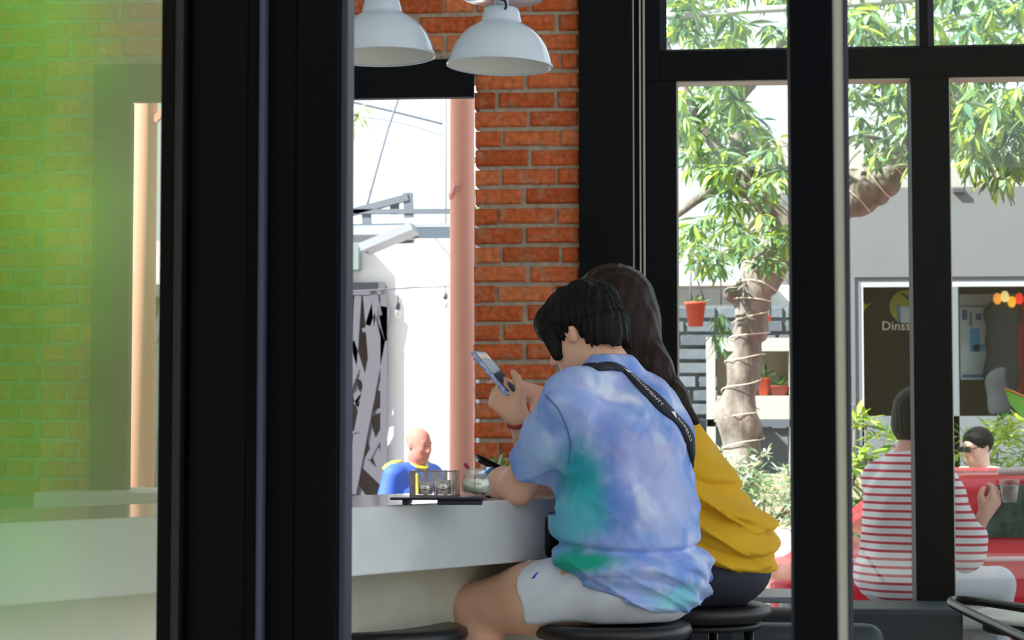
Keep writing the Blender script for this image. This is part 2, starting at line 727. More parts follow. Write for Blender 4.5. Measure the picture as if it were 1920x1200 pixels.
def brick_mesh(L, H=0.0615, D=0.1):
    r = 0.007
    j = lambda a: rnd.uniform(-a, a)
    x0, x1, z0, z1 = 0.0 + j(.004), L + j(.004), 0.001 + j(.0025), H - .001 + j(.0025)
    v = [(x0, D, z0), (x1, D, z0), (x1, D, z1), (x0, D, z1), (x0, r, z0), (x1, r, z0), (x1, r, z1), (x0, r, z1),
         (x0 + r, j(.002), z0 + r), (x1 - r, j(.002), z0 + r), (x1 - r, j(.002), z1 - r), (x0 + r, j(.002), z1 - r)]
    f = [(0, 1, 2, 3), (4, 5, 1, 0), (5, 6, 2, 1), (6, 7, 3, 2), (7, 4, 0, 3), (4, 8, 9, 5), (5, 9, 10, 6), (6, 10, 11, 7), (7, 11, 8, 4), (8, 11, 10, 9)]
    return MB().add(v, f).mesh('brick')


BM = {}


def brick(x, z, L, y=YW):
    key = (round(L / 0.006), rnd.randrange(3))
    if key not in BM:
        BM[key] = brick_mesh(key[0] * 0.006)
        BM[key].materials.append(m_brick)
    o = bpy.data.objects.new('brick', BM[key])
    COL.objects.link(o)
    o.parent = wb
    o.location = (x + rnd.uniform(-.002, .002), y + rnd.uniform(-.003, .003), z + 0.0065)
    o.rotation_euler = (0, rnd.uniform(-.006, .006), rnd.uniform(-.008, .008))


J = 0.0135
k = 0
z = zj - CH
pw = xp1 - xp0
while z < z_bt - 0.02:
    if z > 0.05:
        if k % 2 == 0:
            L1 = pw * 0.485 + rnd.uniform(-.012, .012)
            brick(xp0, z, L1)
            brick(xp0 + L1 + J, z, pw - L1 - J)
        else:
            s1 = pw * 0.215 + rnd.uniform(-.012, .012)
            L2 = pw * 0.52 + rnd.uniform(-.012, .012)
            brick(xp0, z, s1)
            brick(xp0 + s1 + J, z, L2)
            brick(xp0 + s1 + L2 + 2 * J, z, pw - s1 - L2 - 2 * J)
    # band over the opening
    if z > z_lt - 0.01:
        x = xp0 - J - (0.0 if k % 2 else 0.1)
        if k % 2 == 0:
            brick(xp0 - J - 0.1, z, 0.1)
            x = xp0 - J - 0.1 - J
        while x > x175:
            L1 = min(0.2 + rnd.uniform(-.006, .006), x - x175)
            if L1 > 0.03:
                brick(x - L1, z, L1)
            x -= L1 + J
    # left strip of headers
    if 0.85 < z:
        sw = x175 - x75
        if k % 2 == 0:
            L1 = sw * 0.45
            brick(x75, z, L1)
            brick(x75 + L1 + J, z, sw - L1 - J)
        else:
            brick(x75, z, sw * 0.17)
            brick(x75 + sw * 0.17 + J, z, sw * 0.46)
            brick(x75 + sw * 0.63 + 2 * J, z, sw * 0.37 - 2 * J)
        x = x75 - (0.0 if k % 2 else 0.05)
        while x > WX(-150):
            brick(x - 0.095, z, 0.095, YW + 0.07)
            x -= 0.095 + J
    z += CH
    k += 1

# black steel lining of the opening
tr = MB()
tr.box((x175, YW - 0.05, z_lb), (xp0 - 0.002, YW + 0.0, z_lt))
struct(tr, 'trim_1', m_black, 'black steel lintel across the top of the wide opening', 'trim', bevel=0.004)
tr = MB()
tr.box((x175, YW - 0.05, 0.0), (x245, YW + 0.01, z_lb))
struct(tr, 'trim_2', m_black, 'black steel jamb beside the left brick strip', 'trim', bevel=0.004)
xs1 = WX(480)
struct(MB().box((-3.1, YW - 0.08, 0), (x175, YW + 0.009, 0.86)).box((x245, YW - 0.08, 0), (xs1, YW + 0.2, 0.86)),
       'wall_low', m_plaster, 'grey plastered wall below the pale sill', 'wall')
m_sill = mat('pale sill slab', (216, 220, 218), 0.5, var=0.04, scale=6)
struct(MB().box((WX(64, 7.1), 7.1, 0.888), (xs1, YW + 0.3, 0.957)), 'window_sill', m_sill, 'pale grey sill slab under the opening behind the counter', 'sill', bevel=0.004)

struct(MB().box((-3.3, 0.3, 0), (-3.1, YW + .2, ROOF)), 'wall_sun_block', m_white, 'white unseen side wall added to keep sun off the counter', 'wall')  # added out of view at the left to stop sun reaching the counter

# glazed front to the right of the pillar
zt1, zt0 = WZ(97, 1270), WZ(153, 1270)
win = empty('window_1', (WX(1500), YW, 0))
tag(win, 'black framed glazed front to the right of the brick pillar', 'window', kind='structure')
inv = Matrix.Translation(-Vector((WX(1500), YW, 0)))


def wbox(px0, px1, z0, z1, y0, y1, name, m, bevel=0.003):
    mb = MB().box((WX(px0), YW + y0, z0), (WX(px1), YW + y1, z1), inv)
    return mb.build(name, m, win, bevel=bevel)


wbox(1087.5, 1188, 0, ROOF, -.04, .2, 'column', m_black)
wbox(1188, 1213, 0, ROOF, .0, .12, 'frame', m_black)
for a, b in ((1188.6, 1191), (1201, 1204), (1208, 1212)):
    wbox(a, b, 0, ROOF, -.012, .02, 'strip', m_alu, 0)
wbox(1213, 1241, zt0, ROOF, -.02, .1, 'frame', m_black)
wbox(1241, 1253, zt1 + .004, ROOF, .02, .1, 'bead', m_blackb, 0)
wbox(1213, 1271, 0, zt0, -.02, .1, 'frame', m_black)
wbox(1271, 1274.5, 0.2, zt0, -.004, .08, 'bead', m_alu, 0)
wbox(1241, 2600, zt0, zt1, -.02, .1, 'transom', m_black)
wbox(1253, 1733, zt1, zt1 + .009, .0, .08, 'bead', m_blackb, 0)
wbox(1760, 2300, zt1, zt1 + .009, .0, .08, 'bead', m_blackb, 0)
wbox(1274, 1713, zt0 - .006, zt0, -.004, .08, 'bead', m_alu, 0)
wbox(1787, 2300, zt0 - .006, zt0, -.004, .08, 'bead', m_alu, 0)
wbox(1731, 1748, zt1, ROOF, -.02, .1, 'mullion', m_black)
wbox(1748, 1761, zt1 + .004, ROOF, .02, .1, 'bead', m_blackb, 0)
wbox(1713, 1785, 0, zt0, -.03, .1, 'mullion', m_black)
wbox(1785, 1788.5, 0.2, zt0, -.004, .08, 'bead', m_alu, 0)
wbox(2300, 2372, 0, ROOF, -.03, .1, 'mullion', m_black)
wbox(1271, 2600, 0, 0.2, -.03, .1, 'bottom_rail', m_black)
for a, b, z0, z1 in ((1274, 1713, .2, zt0), (1788, 2300, .2, zt0), (1253, 1731, zt1, ROOF), (1761, 2300, zt1, ROOF)):
    wbox(a, b, z0, z1, .045, .051, 'pane', m_pane, 0)

# near glass doors
YD = 2.6


def DX(px, Y=YD):
    return P(px, 800, Y=Y).x


def door(name, label, bars, panes):
    x0 = DX(bars[0][0])
    e = empty(name, (x0, YD, 0))
    tag(e, label, 'door', kind='structure')
    I = Matrix.Translation(-Vector((x0, YD, 0)))
    for px0, px1, y0, y1, nm, m, bv in bars:
        MB().box((DX(px0), YD + y0, 0), (DX(px1), YD + y1, 3.4), I).build(nm, m, e, bevel=bv)
    for px0, px1, m in panes:
        MB().box((DX(px0), YD + .02, 0.05), (DX(px1), YD + .026, 3.4), I).build('pane', m, e)
    return e


door('door_1', 'near black glazed door with a wide dark post at the left',
     [(303, 330, -.02, .05, 'stile', m_doorb, .002), (330, 346, -.025, .05, 'bead', mat('dull grey bead', (34, 33, 33), .5, spec=.15), .003), (346, 352, -.02, .05, 'groove', m_door, 0),
      (352, 463, .0, .06, 'jamb', m_doorb, .003), (463, 489, -.008, .06, 'jamb', m_door, .002)], [(-420, 303, m_panel)])
door('door_2', 'near black door post with a slim grey rod left of the seated pair',
     [(489, 502, -.03, -.008, 'rod', m_rod, .004), (489.5, 555, -.006, .05, 'stile', m_door, .002), (556, 636, -.015, .05, 'stile', m_door, .003),
      (636, 650, -.004, .05, 'bead', m_blackb, .002)], [])
door('door_3', 'near black door post with a pale seal right of the seated pair',
     [(1485, 1566, -.015, .05, 'stile', m_door, .003), (1566, 1589, -.002, .045, 'seal', m_beige, .004), (1589, 1596, -.008, .045, 'bead', m_blackb, 0)], [(1596, 2500, m_pane2)])

# unseen walls added behind the camera so panes mirror no bright sky
struct(MB().box((-3.9, -8.2, -.1), (12, -8, 4.2)), 'wall_sky_block', mat('beige render', (136, 124, 92), .9, var=.1), 'beige unseen wall added to keep sky out of the door panes', 'wall')
struct(MB().box((-20, -11.2, -.1), (-3.9, -11, 6.5)), 'wall_sky_block', mat('beige render', (136, 124, 92), .9, var=.1), 'beige unseen wall added to hide sky behind the tall hedge', 'wall')  # added to fill sky gaps, set back so the hedge stays in sun

# ------------------------------------------------------------------ counter
T_TOP, T_TH = 1.025, 0.151
A = P(0, 800, d=3.57)
B = P(950, 800, d=4.70)
A.z = B.z = 0
tdir = (B - A).normalized()
tnor = Vector((-tdir.y, tdir.x, 0))           # away from the camera
T0 = A - tdir * 0.9
Ltab = (B - A).length + 0.9 + 0.8
Mt = Matrix((tdir, tnor, Vector((0, 0, 1)))).transposed().to_4x4()
ct = empty('bar_counter', T0)
tag(ct, 'long pale concrete bar counter with a thick slab top', 'counter')
ct.rotation_euler = (0, 0, math.atan2(tdir.y, tdir.x))
TW = 0.5
MB().box((0, 0, T_TOP - T_TH), (Ltab, TW, T_TOP)).build('slab_top', m_conc, ct, bevel=.004)
MB().box((0.0, 0.12, 0.0), (Ltab - .1, TW - .06, T_TOP - T_TH)).build('base_panel', m_base, ct, bevel=.004)


def TP(u, v, z=T_TOP):
    return T0 + tdir * u + tnor * v + Vector((0, 0, z))


TROT = math.atan2(tdir.y, tdir.x)

# ------------------------------------------------------------------ people
m_skin = mat('skin', (226, 176, 152), 0.5, var=0.06, scale=18, spec=0.35, subsurf=0.15)
m_skin2 = mat('skin pink', (230, 176, 162), 0.5, var=0.06, scale=18, spec=0.35, subsurf=0.15)
m_hairb = mat('black hair', (9, 7, 8), 0.5, var=0.45, scale=9, bump=0.8, bscale=16, stretch=(9, 9, 1.2), spec=0.18)
m_hairw = mat('dark brown hair', (18, 12, 12), 0.4, scale=7, bump=0.3, bscale=14, stretch=(9, 9, 0.6), col2=(48, 29, 24), spec=0.22)
m_eye = mat('eye', (20, 16, 14), 0.2)


def tiedye(SP):
    m = bpy.data.materials.new('tie dye cotton')
    m.use_nodes = True
    N, L = m.node_tree.nodes, m.node_tree.links
    b = N['Principled BSDF']
    b.inputs['Roughness'].default_value = 0.9
    b.inputs['Specular IOR Level'].default_value = 0.15
    tc = N.new('ShaderNodeTexCoord')

    def noise(scale, detail, dist):
        n = N.new('ShaderNodeTexNoise')
        n.inputs['Scale'].default_value = scale
        n.inputs['Detail'].default_value = detail
        n.inputs['Distortion'].default_value = dist
        L.new(tc.outputs['Object'], n.inputs['Vector'])
        return n

    def ramp(src, stops):
        r = N.new('ShaderNodeValToRGB')
        els = r.color_ramp.elements
        while len(els) < len(stops):
            els.new(0.5)
        for e_, (p_, c_) in zip(els, stops):
            e_.position = p_
            e_.color = c_
        L.new(src, r.inputs['Fac'])
        return r.outputs['Color']

    base = ramp(noise(9, 6, 0.9).outputs['Fac'], [(0.34, lin((112, 148, 224))), (0.46, lin((138, 168, 232))), (0.56, lin((164, 184, 238))), (0.68, lin((208, 220, 246)))])
    lav = ramp(noise(12.0, 5, 1.5).outputs['Fac'], [(0.55, (0, 0, 0, 1)), (0.8, (.8, .8, .8, 1))])
    mx0 = N.new('ShaderNodeMix')
    mx0.data_type = 'RGBA'
    L.new(lav, mx0.inputs['Factor'])
    L.new(base, mx0.inputs['A'])
    mx0.inputs['B'].default_value = lin((178, 172, 232))
    out = mx0.outputs['Result']
    # dye spots of their own: centre, radius, colour, strength
    dist_n = noise(16, 5, 0.8)
    spots = [(SP(1085, 905), (.085, .085, .085), (30, 150, 165), .95), (SP(1110, 955), (.07, .08, .06), (44, 164, 178), .8), (SP(1070, 975), (.05, .08, .07), (92, 190, 214), .8),
             (SP(1045, 1000), (.05, .09, .1), (104, 188, 220), .7), (SP(1095, 1052), (.09, .08, .026), (30, 165, 140), 1.0), (SP(1065, 1060), (.07, .07, .02), (40, 170, 150), .9),
             (SP(1120, 1120), (.1, .1, .03), (84, 196, 186), .9), (SP(1190, 1140), (.11, .1, .028), (96, 200, 200), .8), (SP(1270, 1125), (.08, .1, .03), (120, 206, 216), .75),
             (SP(1165, 930), (.04, .06, .1), (96, 120, 212), .7), (SP(1160, 820), (.05, .06, .06), (112, 134, 216), .5), (SP(1250, 930), (.07, .07, .12), (186, 194, 236), .7),
             (SP(1190, 860), (.05, .05, .07), (190, 190, 236), .6), (SP(1010, 850), (.06, .06, .08), (150, 186, 236), .6)]
    for c, r, colr, st in spots:
        mp = N.new('ShaderNodeMapping')
        mp.vector_type = 'POINT'
        mp.inputs['Location'].default_value = tuple(-a / b_ for a, b_ in zip(c, r))
        mp.inputs['Scale'].default_value = tuple(1 / b_ for b_ in r)
        L.new(tc.outputs['Object'], mp.inputs['Vector'])
        ln = N.new('ShaderNodeVectorMath')
        ln.operation = 'LENGTH'
        L.new(mp.outputs['Vector'], ln.inputs[0])
        a1 = N.new('ShaderNodeMath')
        a1.operation = 'MULTIPLY_ADD'
        L.new(dist_n.outputs['Fac'], a1.inputs[0])
        a1.inputs[1].default_value = 1.5
        L.new(ln.outputs['Value'], a1.inputs[2])
        mr = N.new('ShaderNodeMapRange')
        mr.interpolation_type = 'SMOOTHSTEP'
        mr.inputs['From Min'].default_value = 1.15
        mr.inputs['From Max'].default_value = 2.15
        mr.inputs['To Min'].default_value = st
        mr.inputs['To Max'].default_value = 0
        L.new(a1.outputs[0], mr.inputs['Value'])
        mx = N.new('ShaderNodeMix')
        mx.data_type = 'RGBA'
        L.new(mr.outputs['Result'], mx.inputs['Factor'])
        L.new(out, mx.inputs['A'])
        mx.inputs['B'].default_value = lin(colr)
        out = mx.outputs['Result']
    L.new(out, b.inputs['Base Color'])
    n3 = noise(7, 3, 0.8)
    bp = N.new('ShaderNodeBump')
    bp.inputs['Strength'].default_value = 0.35
    bp.inputs['Distance'].default_value = 0.02
    L.new(n3.outputs['Fac'], bp.inputs['Height'])
    L.new(bp.outputs['Normal'], b.inputs['Normal'])
    return m


def rotx(a):
    return np.array(Matrix.Rotation(a, 3, 'X'))


def hand(s, wrist, f, n, thumb, curls=(25, 35, 25), spread=0.08, scale=1.0, tcurl=20, tin=0.35, fcurl=None, k=0.005):
    """palm and five fingers; f = towards the fingers, n = back of the hand, thumb=+1/-1 side"""
    wrist = Vector(wrist)
    f = Vector(f).normalized()
    n = Vector(n)
    n = (n - f * n.dot(f)).normalized()
    sd_ = f.cross(n) * thumb
    c = scale
    s.cone(wrist - f * .02 * c, wrist + f * .03 * c, .026 * c, .026 * c, 0.012, sc=(n, 0.75))
    for q in (-.024, -.008, .008, .024):
        s.cone(wrist + f * .015 * c + sd_ * q * .7 * c, wrist + f * .078 * c + sd_ * q * c, .0145 * c, .0125 * c, 0.012)
    tips = []
    for i, q in enumerate((.029, .0098, -.0098, -.028)):
        ln = (0.92, 1.02, 0.96, 0.78)[i] * c
        cu = fcurl[i] if fcurl else curls
        p = wrist + f * ((.082, .086, .083, .075)[i] * c) + sd_ * q * c
        a = 0.0
        base = (f + sd_ * (q / .03) * spread).normalized()
        ax = base.cross(n).normalized()
        for j, (L_, r0, r1) in enumerate(((.044, .0092, .0082), (.027, .0082, .0074), (.022, .0074, .0062))):
            a += math.radians(cu[j])
            d = Matrix.Rotation(-a, 3, ax) @ base
            # curling goes away from the back of the hand
            if d.dot(n) > base.dot(n) + 1e-4 and a > 0:
                d = Matrix.Rotation(a, 3, ax) @ base
            p2 = p + d * L_ * ln
            s.cone(p, p2, r0 * c, r1 * c, k)
            p = p2
        tips.append(p)
    tb = wrist + f * .022 * c + sd_ * .022 * c - n * .006 * c
    d1 = (f * .75 + sd_ * .75 - n * tin).normalized()
    p1 = tb + d1 * .042 * c
    d2 = (f * 1.0 + sd_ * (.35 - tcurl / 60) - n * (tin + .1)).normalized()
    p2 = p1 + d2 * .032 * c
    d3 = (f * 1.0 + sd_ * (.1 - tcurl / 40) - n * (tin + .2)).normalized()
    p3 = p2 + d3 * .026 * c
    s.chain([tb, p1, p2, p3], [.017 * c, .0125 * c, .0105 * c, .0078 * c], 0.008)
    return tips


def head(s, c, R, sc=1.0, k=0.012):
    """skull, jaw, nose, lips, ears, in a frame R (columns right, forward, up)"""
    R = np.array(R, dtype=float)
    c = np.array(c, dtype=float)

    def W(p):
        return c + R @ (np.array(p) * sc)

    def E(p, r, kk=k, op='add'):
        s.ell(W(p), tuple(q * sc for q in r), kk, op, R)
    E((0, -.012, .03), (.075, .095, .082), .02)
    E((0, .03, -.03), (.064, .066, .085), .03)
    E((0, .052, -.085), (.04, .04, .032), .03)
    for q in (-1, 1):
        E((q * .04, .012, -.07), (.022, .045, .03), .03)
        E((q * .036, .068, -.028), (.022, .02, .018), .015)
        E((q * .03, .09, .004), (.015, .008, .01), .012, 'sub')
        E((q * .03, .079, .004), (.013, .013, .011), .003)
        E((q * .028, .084, .026), (.02, .008, .007), .01)
        E((q * .077, -.006, -.008), (.011, .02, .032), .006)
        E((q * .084, .004, -.004), (.006, .011, .02), .006, 'sub')
        E((q * .011, .1, -.04), (.008, .01, .008), .006)
    s.cone(W((0, .09, .012)), W((0, .112, -.034)), .008 * sc, .011 * sc, .01)
    s.ell(W((0, .089, -.066)), (.022 * sc, .009 * sc, .006 * sc), .004, 'add', R)
    s.ell(W((0, .087, -.077)), (.019 * sc, .009 * sc, .007 * sc), .004, 'add', R)
    return W


def person(name, O, F, label):
    e = empty(name, O)
    e.rotation_euler = (0, 0, math.atan2(F.y, F.x) - math.pi / 2)
    tag(e, label, 'person')
    Mw = Matrix.Translation(O) @ Matrix.Rotation(math.atan2(F.y, F.x) - math.pi / 2, 4, 'Z')
    inv_ = Mw.inverted()
    return e, (lambda px, py, d: inv_ @ P(px, py, d=d)), inv_, Mw


# ---- seated person in the tie dye shirt
O1 = P(1178, 800, d=4.72)
O1.z = 0
man, ML, MI, MW = person('person', O1, tnor, 'person in blue tie-dye shirt and white shorts holding a phone at the counter')
SEAT = 0.735

HP = Matrix.Rotation(math.radians(-26), 3, 'X') @ Matrix.Rotation(math.radians(6), 3, 'Z')
hc = Vector((0.0, 0.135, 1.432))
lsh, rsh = Vector((-.185, .035, 1.258)), Vector((.16, .06, 1.225))
lel = ML(972, 912, 4.73)
lwr = ML(921, 909, 4.90)
lha = ML(932, 884, 5.0)
rel = ML(1022, 915, 5.06)
rwr = ML(973, 783, 4.96)

s = SDF((-.4, -.34, .02), (.36, .66, 1.62), .0042)
Wm = head(s, hc, HP, .95)
s.chain([(0, .03, 1.25), (0, .06, 1.335), (0, .105, 1.41)], [.058, .056, .056], .02)
# trunk under the clothes
s.cone((0, -.01, .86), (0, .0, 1.0), .12, .115, .05, sc=((1, 0, 0), 1.25))
s.cone((0, .0, 1.0), (0, .03, 1.2), .115, .11, .05, sc=((1, 0, 0), 1.35))
s.cone((-.13, .035, 1.24), (.11, .05, 1.215), .055, .05, .03)
# arms
s.chain([lsh, lel], [.052, .044], .03)
ltw = (lel + lwr) * .5 + Vector((0, 0, .004))
s.chain([lel, ltw, lwr], [.043, .041, .028], .015)
hand(s, lwr, lha - lwr, Vector((-.35, -.2, .8)), +1, scale=.92, curls=(35, 45, 30))
s.chain([rsh, rel], [.05, .043], .03)
rtw = (rel + rwr) * .5 + Vector((.0, .0, .0))
s.chain([rel, rtw, rwr], [.042, .04, .0275], .015)
HN = MI.to_3x3() @ (-cH * .75 - cR * .55 + Vector((0, 0, .1)))
HF = MI.to_3x3() @ (-cR * .66 + Vector((0, 0, .70)) + cH * .25)
rtips = hand(s, rwr, HF, HN, +1, scale=1.0, curls=(58, 62, 40), tcurl=5, tin=.3, spread=.02)
# legs: seated, thighs forward, shins down to the foot rail
for q in (-1, 1):
    hip = Vector((q * .095, .03, SEAT + .085))
    kn = Vector((q * (.15 if q < 0 else .12), .47, SEAT + .03))
    if q < 0:
        kn = ML(884, 1142, 4.78)
    an = Vector((kn.x * .8, kn.y - .12, .36))
    s.chain([hip, hip.lerp(kn, .5), kn], [.088, .082, .06], .03)
    s.chain([kn, kn.lerp(an, .35), an], [.058, .058, .038], .02)
    s.chain([an, an + Vector((0, .06, -.045)), an + Vector((0, .16, -.06))], [.037, .036, .026], .02, sc=((0, 0, 1), .8))
me = s.mesh('body')
obj('body', me, m_skin, man, True)

# hair: a full short cut, close at the nape
s = SDF((-.16, -.06, 1.3), (.16, .34, 1.62), .0032)


def HW(p):
    return np.array(hc) + np.array(HP) @ np.array(p)


def hell(p, r, k=.015, op='add'):
    s.ell(HW(p), r, k, op, np.array(HP))


hell((0, -.012, .034), (.085, .104, .087), .02)
hell((0, -.05, -.01), (.078, .06, .08), .03)
hell((0, .062, .05), (.072, .046, .05), .03)
for q in (-1, 1):
    s.cone(HW((q * .066, .05, .025)), HW((q * .066, .056, -.042)), .025, .013, .02)
    hell((q * .092, -.01, -.05), (.035, .03, .05), .008, 'sub')
hell((0, .105, -.06), (.05, .05, .085), .015, 'sub')
s.cut(HW((0, -.05, -.066)), np.array(HP) @ np.array((0, .0, -1)), .008)


rh = random.Random(5)
for i in range(46):
    a = math.radians(150 + 240 * i / 45.0)
    x, y = .071 * math.cos(a), -.022 + .078 * math.sin(a)
    drop = -.05 - .02 * max(0, -math.sin(a)) - rh.uniform(0, .016)
    if abs(y + .01) < .03 and abs(x) > .05:
        continue
    s.cone(HW((x * 1.06, y * 1.06, -.01)), HW((x * (.97 + rh.uniform(-.05, .05)), y * (.97 + rh.uniform(-.04, .04)), drop)), .014, .0035, .006)
for i in range(40):
    a, b = rh.uniform(0, 6.28), rh.uniform(.2, 1.3)
    d0 = Vector((math.cos(a) * math.cos(b), math.sin(a) * math.cos(b), math.sin(b)))
    d1 = Vector((math.cos(a) * math.cos(b - .7), math.sin(a) * math.cos(b - .7), math.sin(b - .7)))
    e0 = Vector((d0.x * .08, -.012 + d0.y * .099, .034 + d0.z * .084))
    e1 = Vector((d1.x * .081, -.012 + d1.y * .1, .034 + d1.z * .083))
    s.cone(HW(e0), HW(e1), .008, .01, .008)


def strands(X, Y, Z):
    x, y, z_ = X - hc.x, Y - hc.y + .02, Z - hc.z
    ang = np.arctan2(y, x)
    r = np.sqrt(x * x + y * y)
    return .0019 * np.sin(ang * 26 + 3 * np.sin(ang * 5 + z_ * 20)) * np.clip(r / .06, 0, 1) + .0012 * np.sin(ang * 57 + z_ * 30)


s.warp(strands)
obj('hair', s.mesh('hair', 1), m_hairb, man, True)

# shirt
s = SDF((-.36, -.32, .7), (.34, .34, 1.42), .0042)
s.ell((0.0, -.012, .845), (.2, .178, .135), .04)
s.ell((-.005, .008, .97), (.197, .172, .2), .05)
s.ell((-.01, .015, 1.12), (.19, .15, .21), .05)
s.cone((-.15, .03, 1.26), (.11, .05, 1.225), .08, .085, .05)
s.ell((-.015, -.025, 1.18), (.16, .115, .13), .04)
for q in (-1, 1):
    s.cone((q * .11, .03, 1.278 if q < 0 else 1.262), (q * .03, .045, 1.325), .062, .054, .03)
shl = lsh.lerp(lel, .8)
s.chain([lsh + Vector((.004, 0, -.004)), lsh.lerp(lel, .4), shl + (lel - lsh) * .16], [.076, .068, .061], .02)
shr = rsh.lerp(rel, .6)
s.chain([rsh, shr + (rel - rsh) * .12], [.08, .07], .045)
for sh_, el_, p_ in ((lsh, lel, shl), (rsh, rel, shr)):
    n_ = (el_ - sh_).normalized()
    s.cut(p_, n_, .003, (np.array(p_) - .1, np.array(p_) + .1))
s.cut((0, -.17, .762), (0, .47, -1), .012)
s.cone((0, .065, 1.34), (0, .12, 1.44), .066, .074, .008, 'sub')


def ridge(ph_, p_=4):
    return (1 - np.abs(np.sin(ph_))) ** p_


def folds(X, Y, Z):
    # hem roll, waist crease running round the back and soft drag folds
    zz = Z - (.885 + .05 * X + .1 * (Y + .1))
    d = -.012 * np.exp(-(zz / .02) ** 2) * (Y < .1) + .021 * np.exp(-((zz - .027) / .013) ** 2)
    low = np.clip((.93 - Z) / .1, 0, 1)
    d = d + low * .006 * wav(X, Y, Z, 26, 36, 95, .4) + low * .004 * wav(X, Y, Z, 34, -20, 150, 1.7)
    up = np.clip((Z - .9) / .1, 0, 1)
    d = d + up * (.0045 * wav(X, Y, Z, 42, 18, 16, 2.0) + .003 * wav(X, Y, Z, -30, 24, 34, .9))
    d = d - low * .008 * ridge((Z + .55 * X - .35 * Y) * 58 + 1.1 * np.sin(X * 14 + Y * 9)) + low * .006 * ridge((Z + .3 * X) * 75 + Y * 12 + 1)
    d = d - up * .0045 * ridge((X * .9 - Z * .45) * 19 + np.sin(Z * 9) + .6) - up * .003 * ridge((X + Z * .8) * 23 + 1.4)
    # drag lines from the arm pit
    q = (X + .17) * .5 + (1.2 - Z)
    d = d + .005 * np.exp(-((X + .13 - .35 * (1.16 - Z)) / .02) ** 2) * np.clip((1.2 - Z) / .1, 0, 1) * (Z > .93) * (Y < 0)
    return d


s.warp(folds)
shirt_sdf = s


def SPs(px, py):
    hit_ = shirt_sdf.cast(MI @ CAM, MI.to_3x3() @ ray(px, py), 4.2, 5.4)
    return tuple(hit_) if hit_ else (9, 9, 9)


shirt = obj('shirt', s.mesh('shirt', 2), tiedye(SPs), man, True)

# shorts
m_shorts = mat('white shorts', (214, 219, 234), 0.85, var=0.03, scale=12, bump=0.25, bscale=14)
s = SDF((-.34, -.3, .66), (.3, .48, .98), .0042)
s.ell((0, -.012, .82), (.182, .158, .1), .03)
for q in (-1, 1):
    hip = Vector((q * .095, .03, SEAT + .08))
    kn = Vector((.12, .47, SEAT + .03)) if q > 0 else ML(884, 1142, 4.78)
    e_ = hip.lerp(kn, .6)
    s.chain([hip, e_], [.09, .096], .03)
    s.cut(hip.lerp(kn, .50), (kn - hip).normalized(), .006, (np.array(e_) - (.16 if q < 0 else .1, .2, .2), np.array(e_) + (.09 if q < 0 else .16, .2, .2)))
s.cut((0, 0, SEAT + .002), (0, 0, -1), .012)
s.warp(lambda X, Y, Z: .0035 * wav(X, Y, Z, 30, 50, 40, .3))
shorts_sdf = s
sh = obj('shorts', s.mesh('shorts', 2), m_shorts, man, True)

# stitched seam where the sleeve joins
sm_ = []
for q in catmull([(1024, 742, 0), (1045, 763, 0), (1060, 793, 0), (1070, 830, 0), (1067, 868, 0)], 5):
    h_ = shirt_sdf.cast(MI @ CAM, MI.to_3x3() @ ray(q.x, q.y), 4.2, 5.4)
    if h_:
        sm_.append(shirt_sdf.project(h_, .0012))
if len(sm_) > 3:
    MB().tube(sm_, .0016, 6).build('sleeve_seam', mat('seam thread', (84, 104, 170), .9), shirt, True)

# small blue mark on the shorts leg
hit = s.cast(MI @ CAM, MI.to_3x3() @ ray(1004, 1080), 4.2, 5.4)
if hit:
    g = Vector(s.grad(hit))
    c = hit + g * .003
    u = (MI.to_3x3() @ (cR * .8 + Vector((0, 0, .55)))).normalized()
    u = (u - g * u.dot(g)).normalized()
    v_ = g.cross(u)
    mk = MB()
    mk.add([c + u * a + v_ * b for a, b in ((-.013, -.002), (-.003, -.005), (.002, -.001), (.014, .003), (.004, .004), (-.002, .002))], [(0, 1, 2, 3, 4, 5)])
    tag(mk.build('logo', mat('blue print', (44, 66, 190), .7), man), 'small blue mark on the shorts')

# sling strap across the back, letters on it
m_strap = mat('black webbing', (16, 19, 36), 0.7, bump=0.2, bscale=300)
m_print = mat('white print', (225, 225, 230), 0.6)
path_px = [(1122, 691), (1145, 688), (1166, 694), (1190, 714), (1215, 737), (1240, 761), (1262, 782), (1278, 800), (1289, 818), (1295, 838)]
cl = []
for q in catmull([(a, b, 0) for a, b in path_px], 4):
    hit = shirt_sdf.cast(MI @ CAM, MI.to_3x3() @ ray(q.x, q.y), 4.2, 5.4)
    if hit:
        cl.append(hit)
# smooth and carry it on round the right side to the bag in front
for _ in range(3):
    cl = [cl[0]] + [(cl[i - 1] + cl[i] * 2 + cl[i + 1]) / 4 for i in range(1, len(cl) - 1)] + [cl[-1]]
front = [Vector((.215, .05, 1.05)), Vector((.17, .16, .98)), Vector((.05, .2, .95))]
cl += [shirt_sdf.project(q) for q in catmull([cl[-1]] + front, 5)[1:]]
cl = [shirt_sdf.project(cl[0] + Vector((.006, .022, -.004)) * k_ - Vector((0, 0, .03)) * max(0, k_ - 1)) for k_ in (4, 3, 2, 1)] + cl
left, right, nrm = [], [], []
for i, q in enumerate(cl):
    t = (cl[min(i + 1, len(cl) - 1)] - cl[max(i - 1, 0)]).normalized()
    g = Vector(shirt_sdf.grad(q))
    c = t.cross(g).normalized()
    nrm.append((q + g * .006, t, c, g))
for _ in range(2):
    nrm = [nrm[0]] + [(nrm[i][0], nrm[i][1], (nrm[i - 1][2] + nrm[i][2] + nrm[i + 1][2]).normalized(), (nrm[i - 1][3] + nrm[i][3] + nrm[i + 1][3]).normalized()) for i in range(1, len(nrm) - 1)] + [nrm[-1]]
SW = .0175
st = MB()
vv, ff = [], []
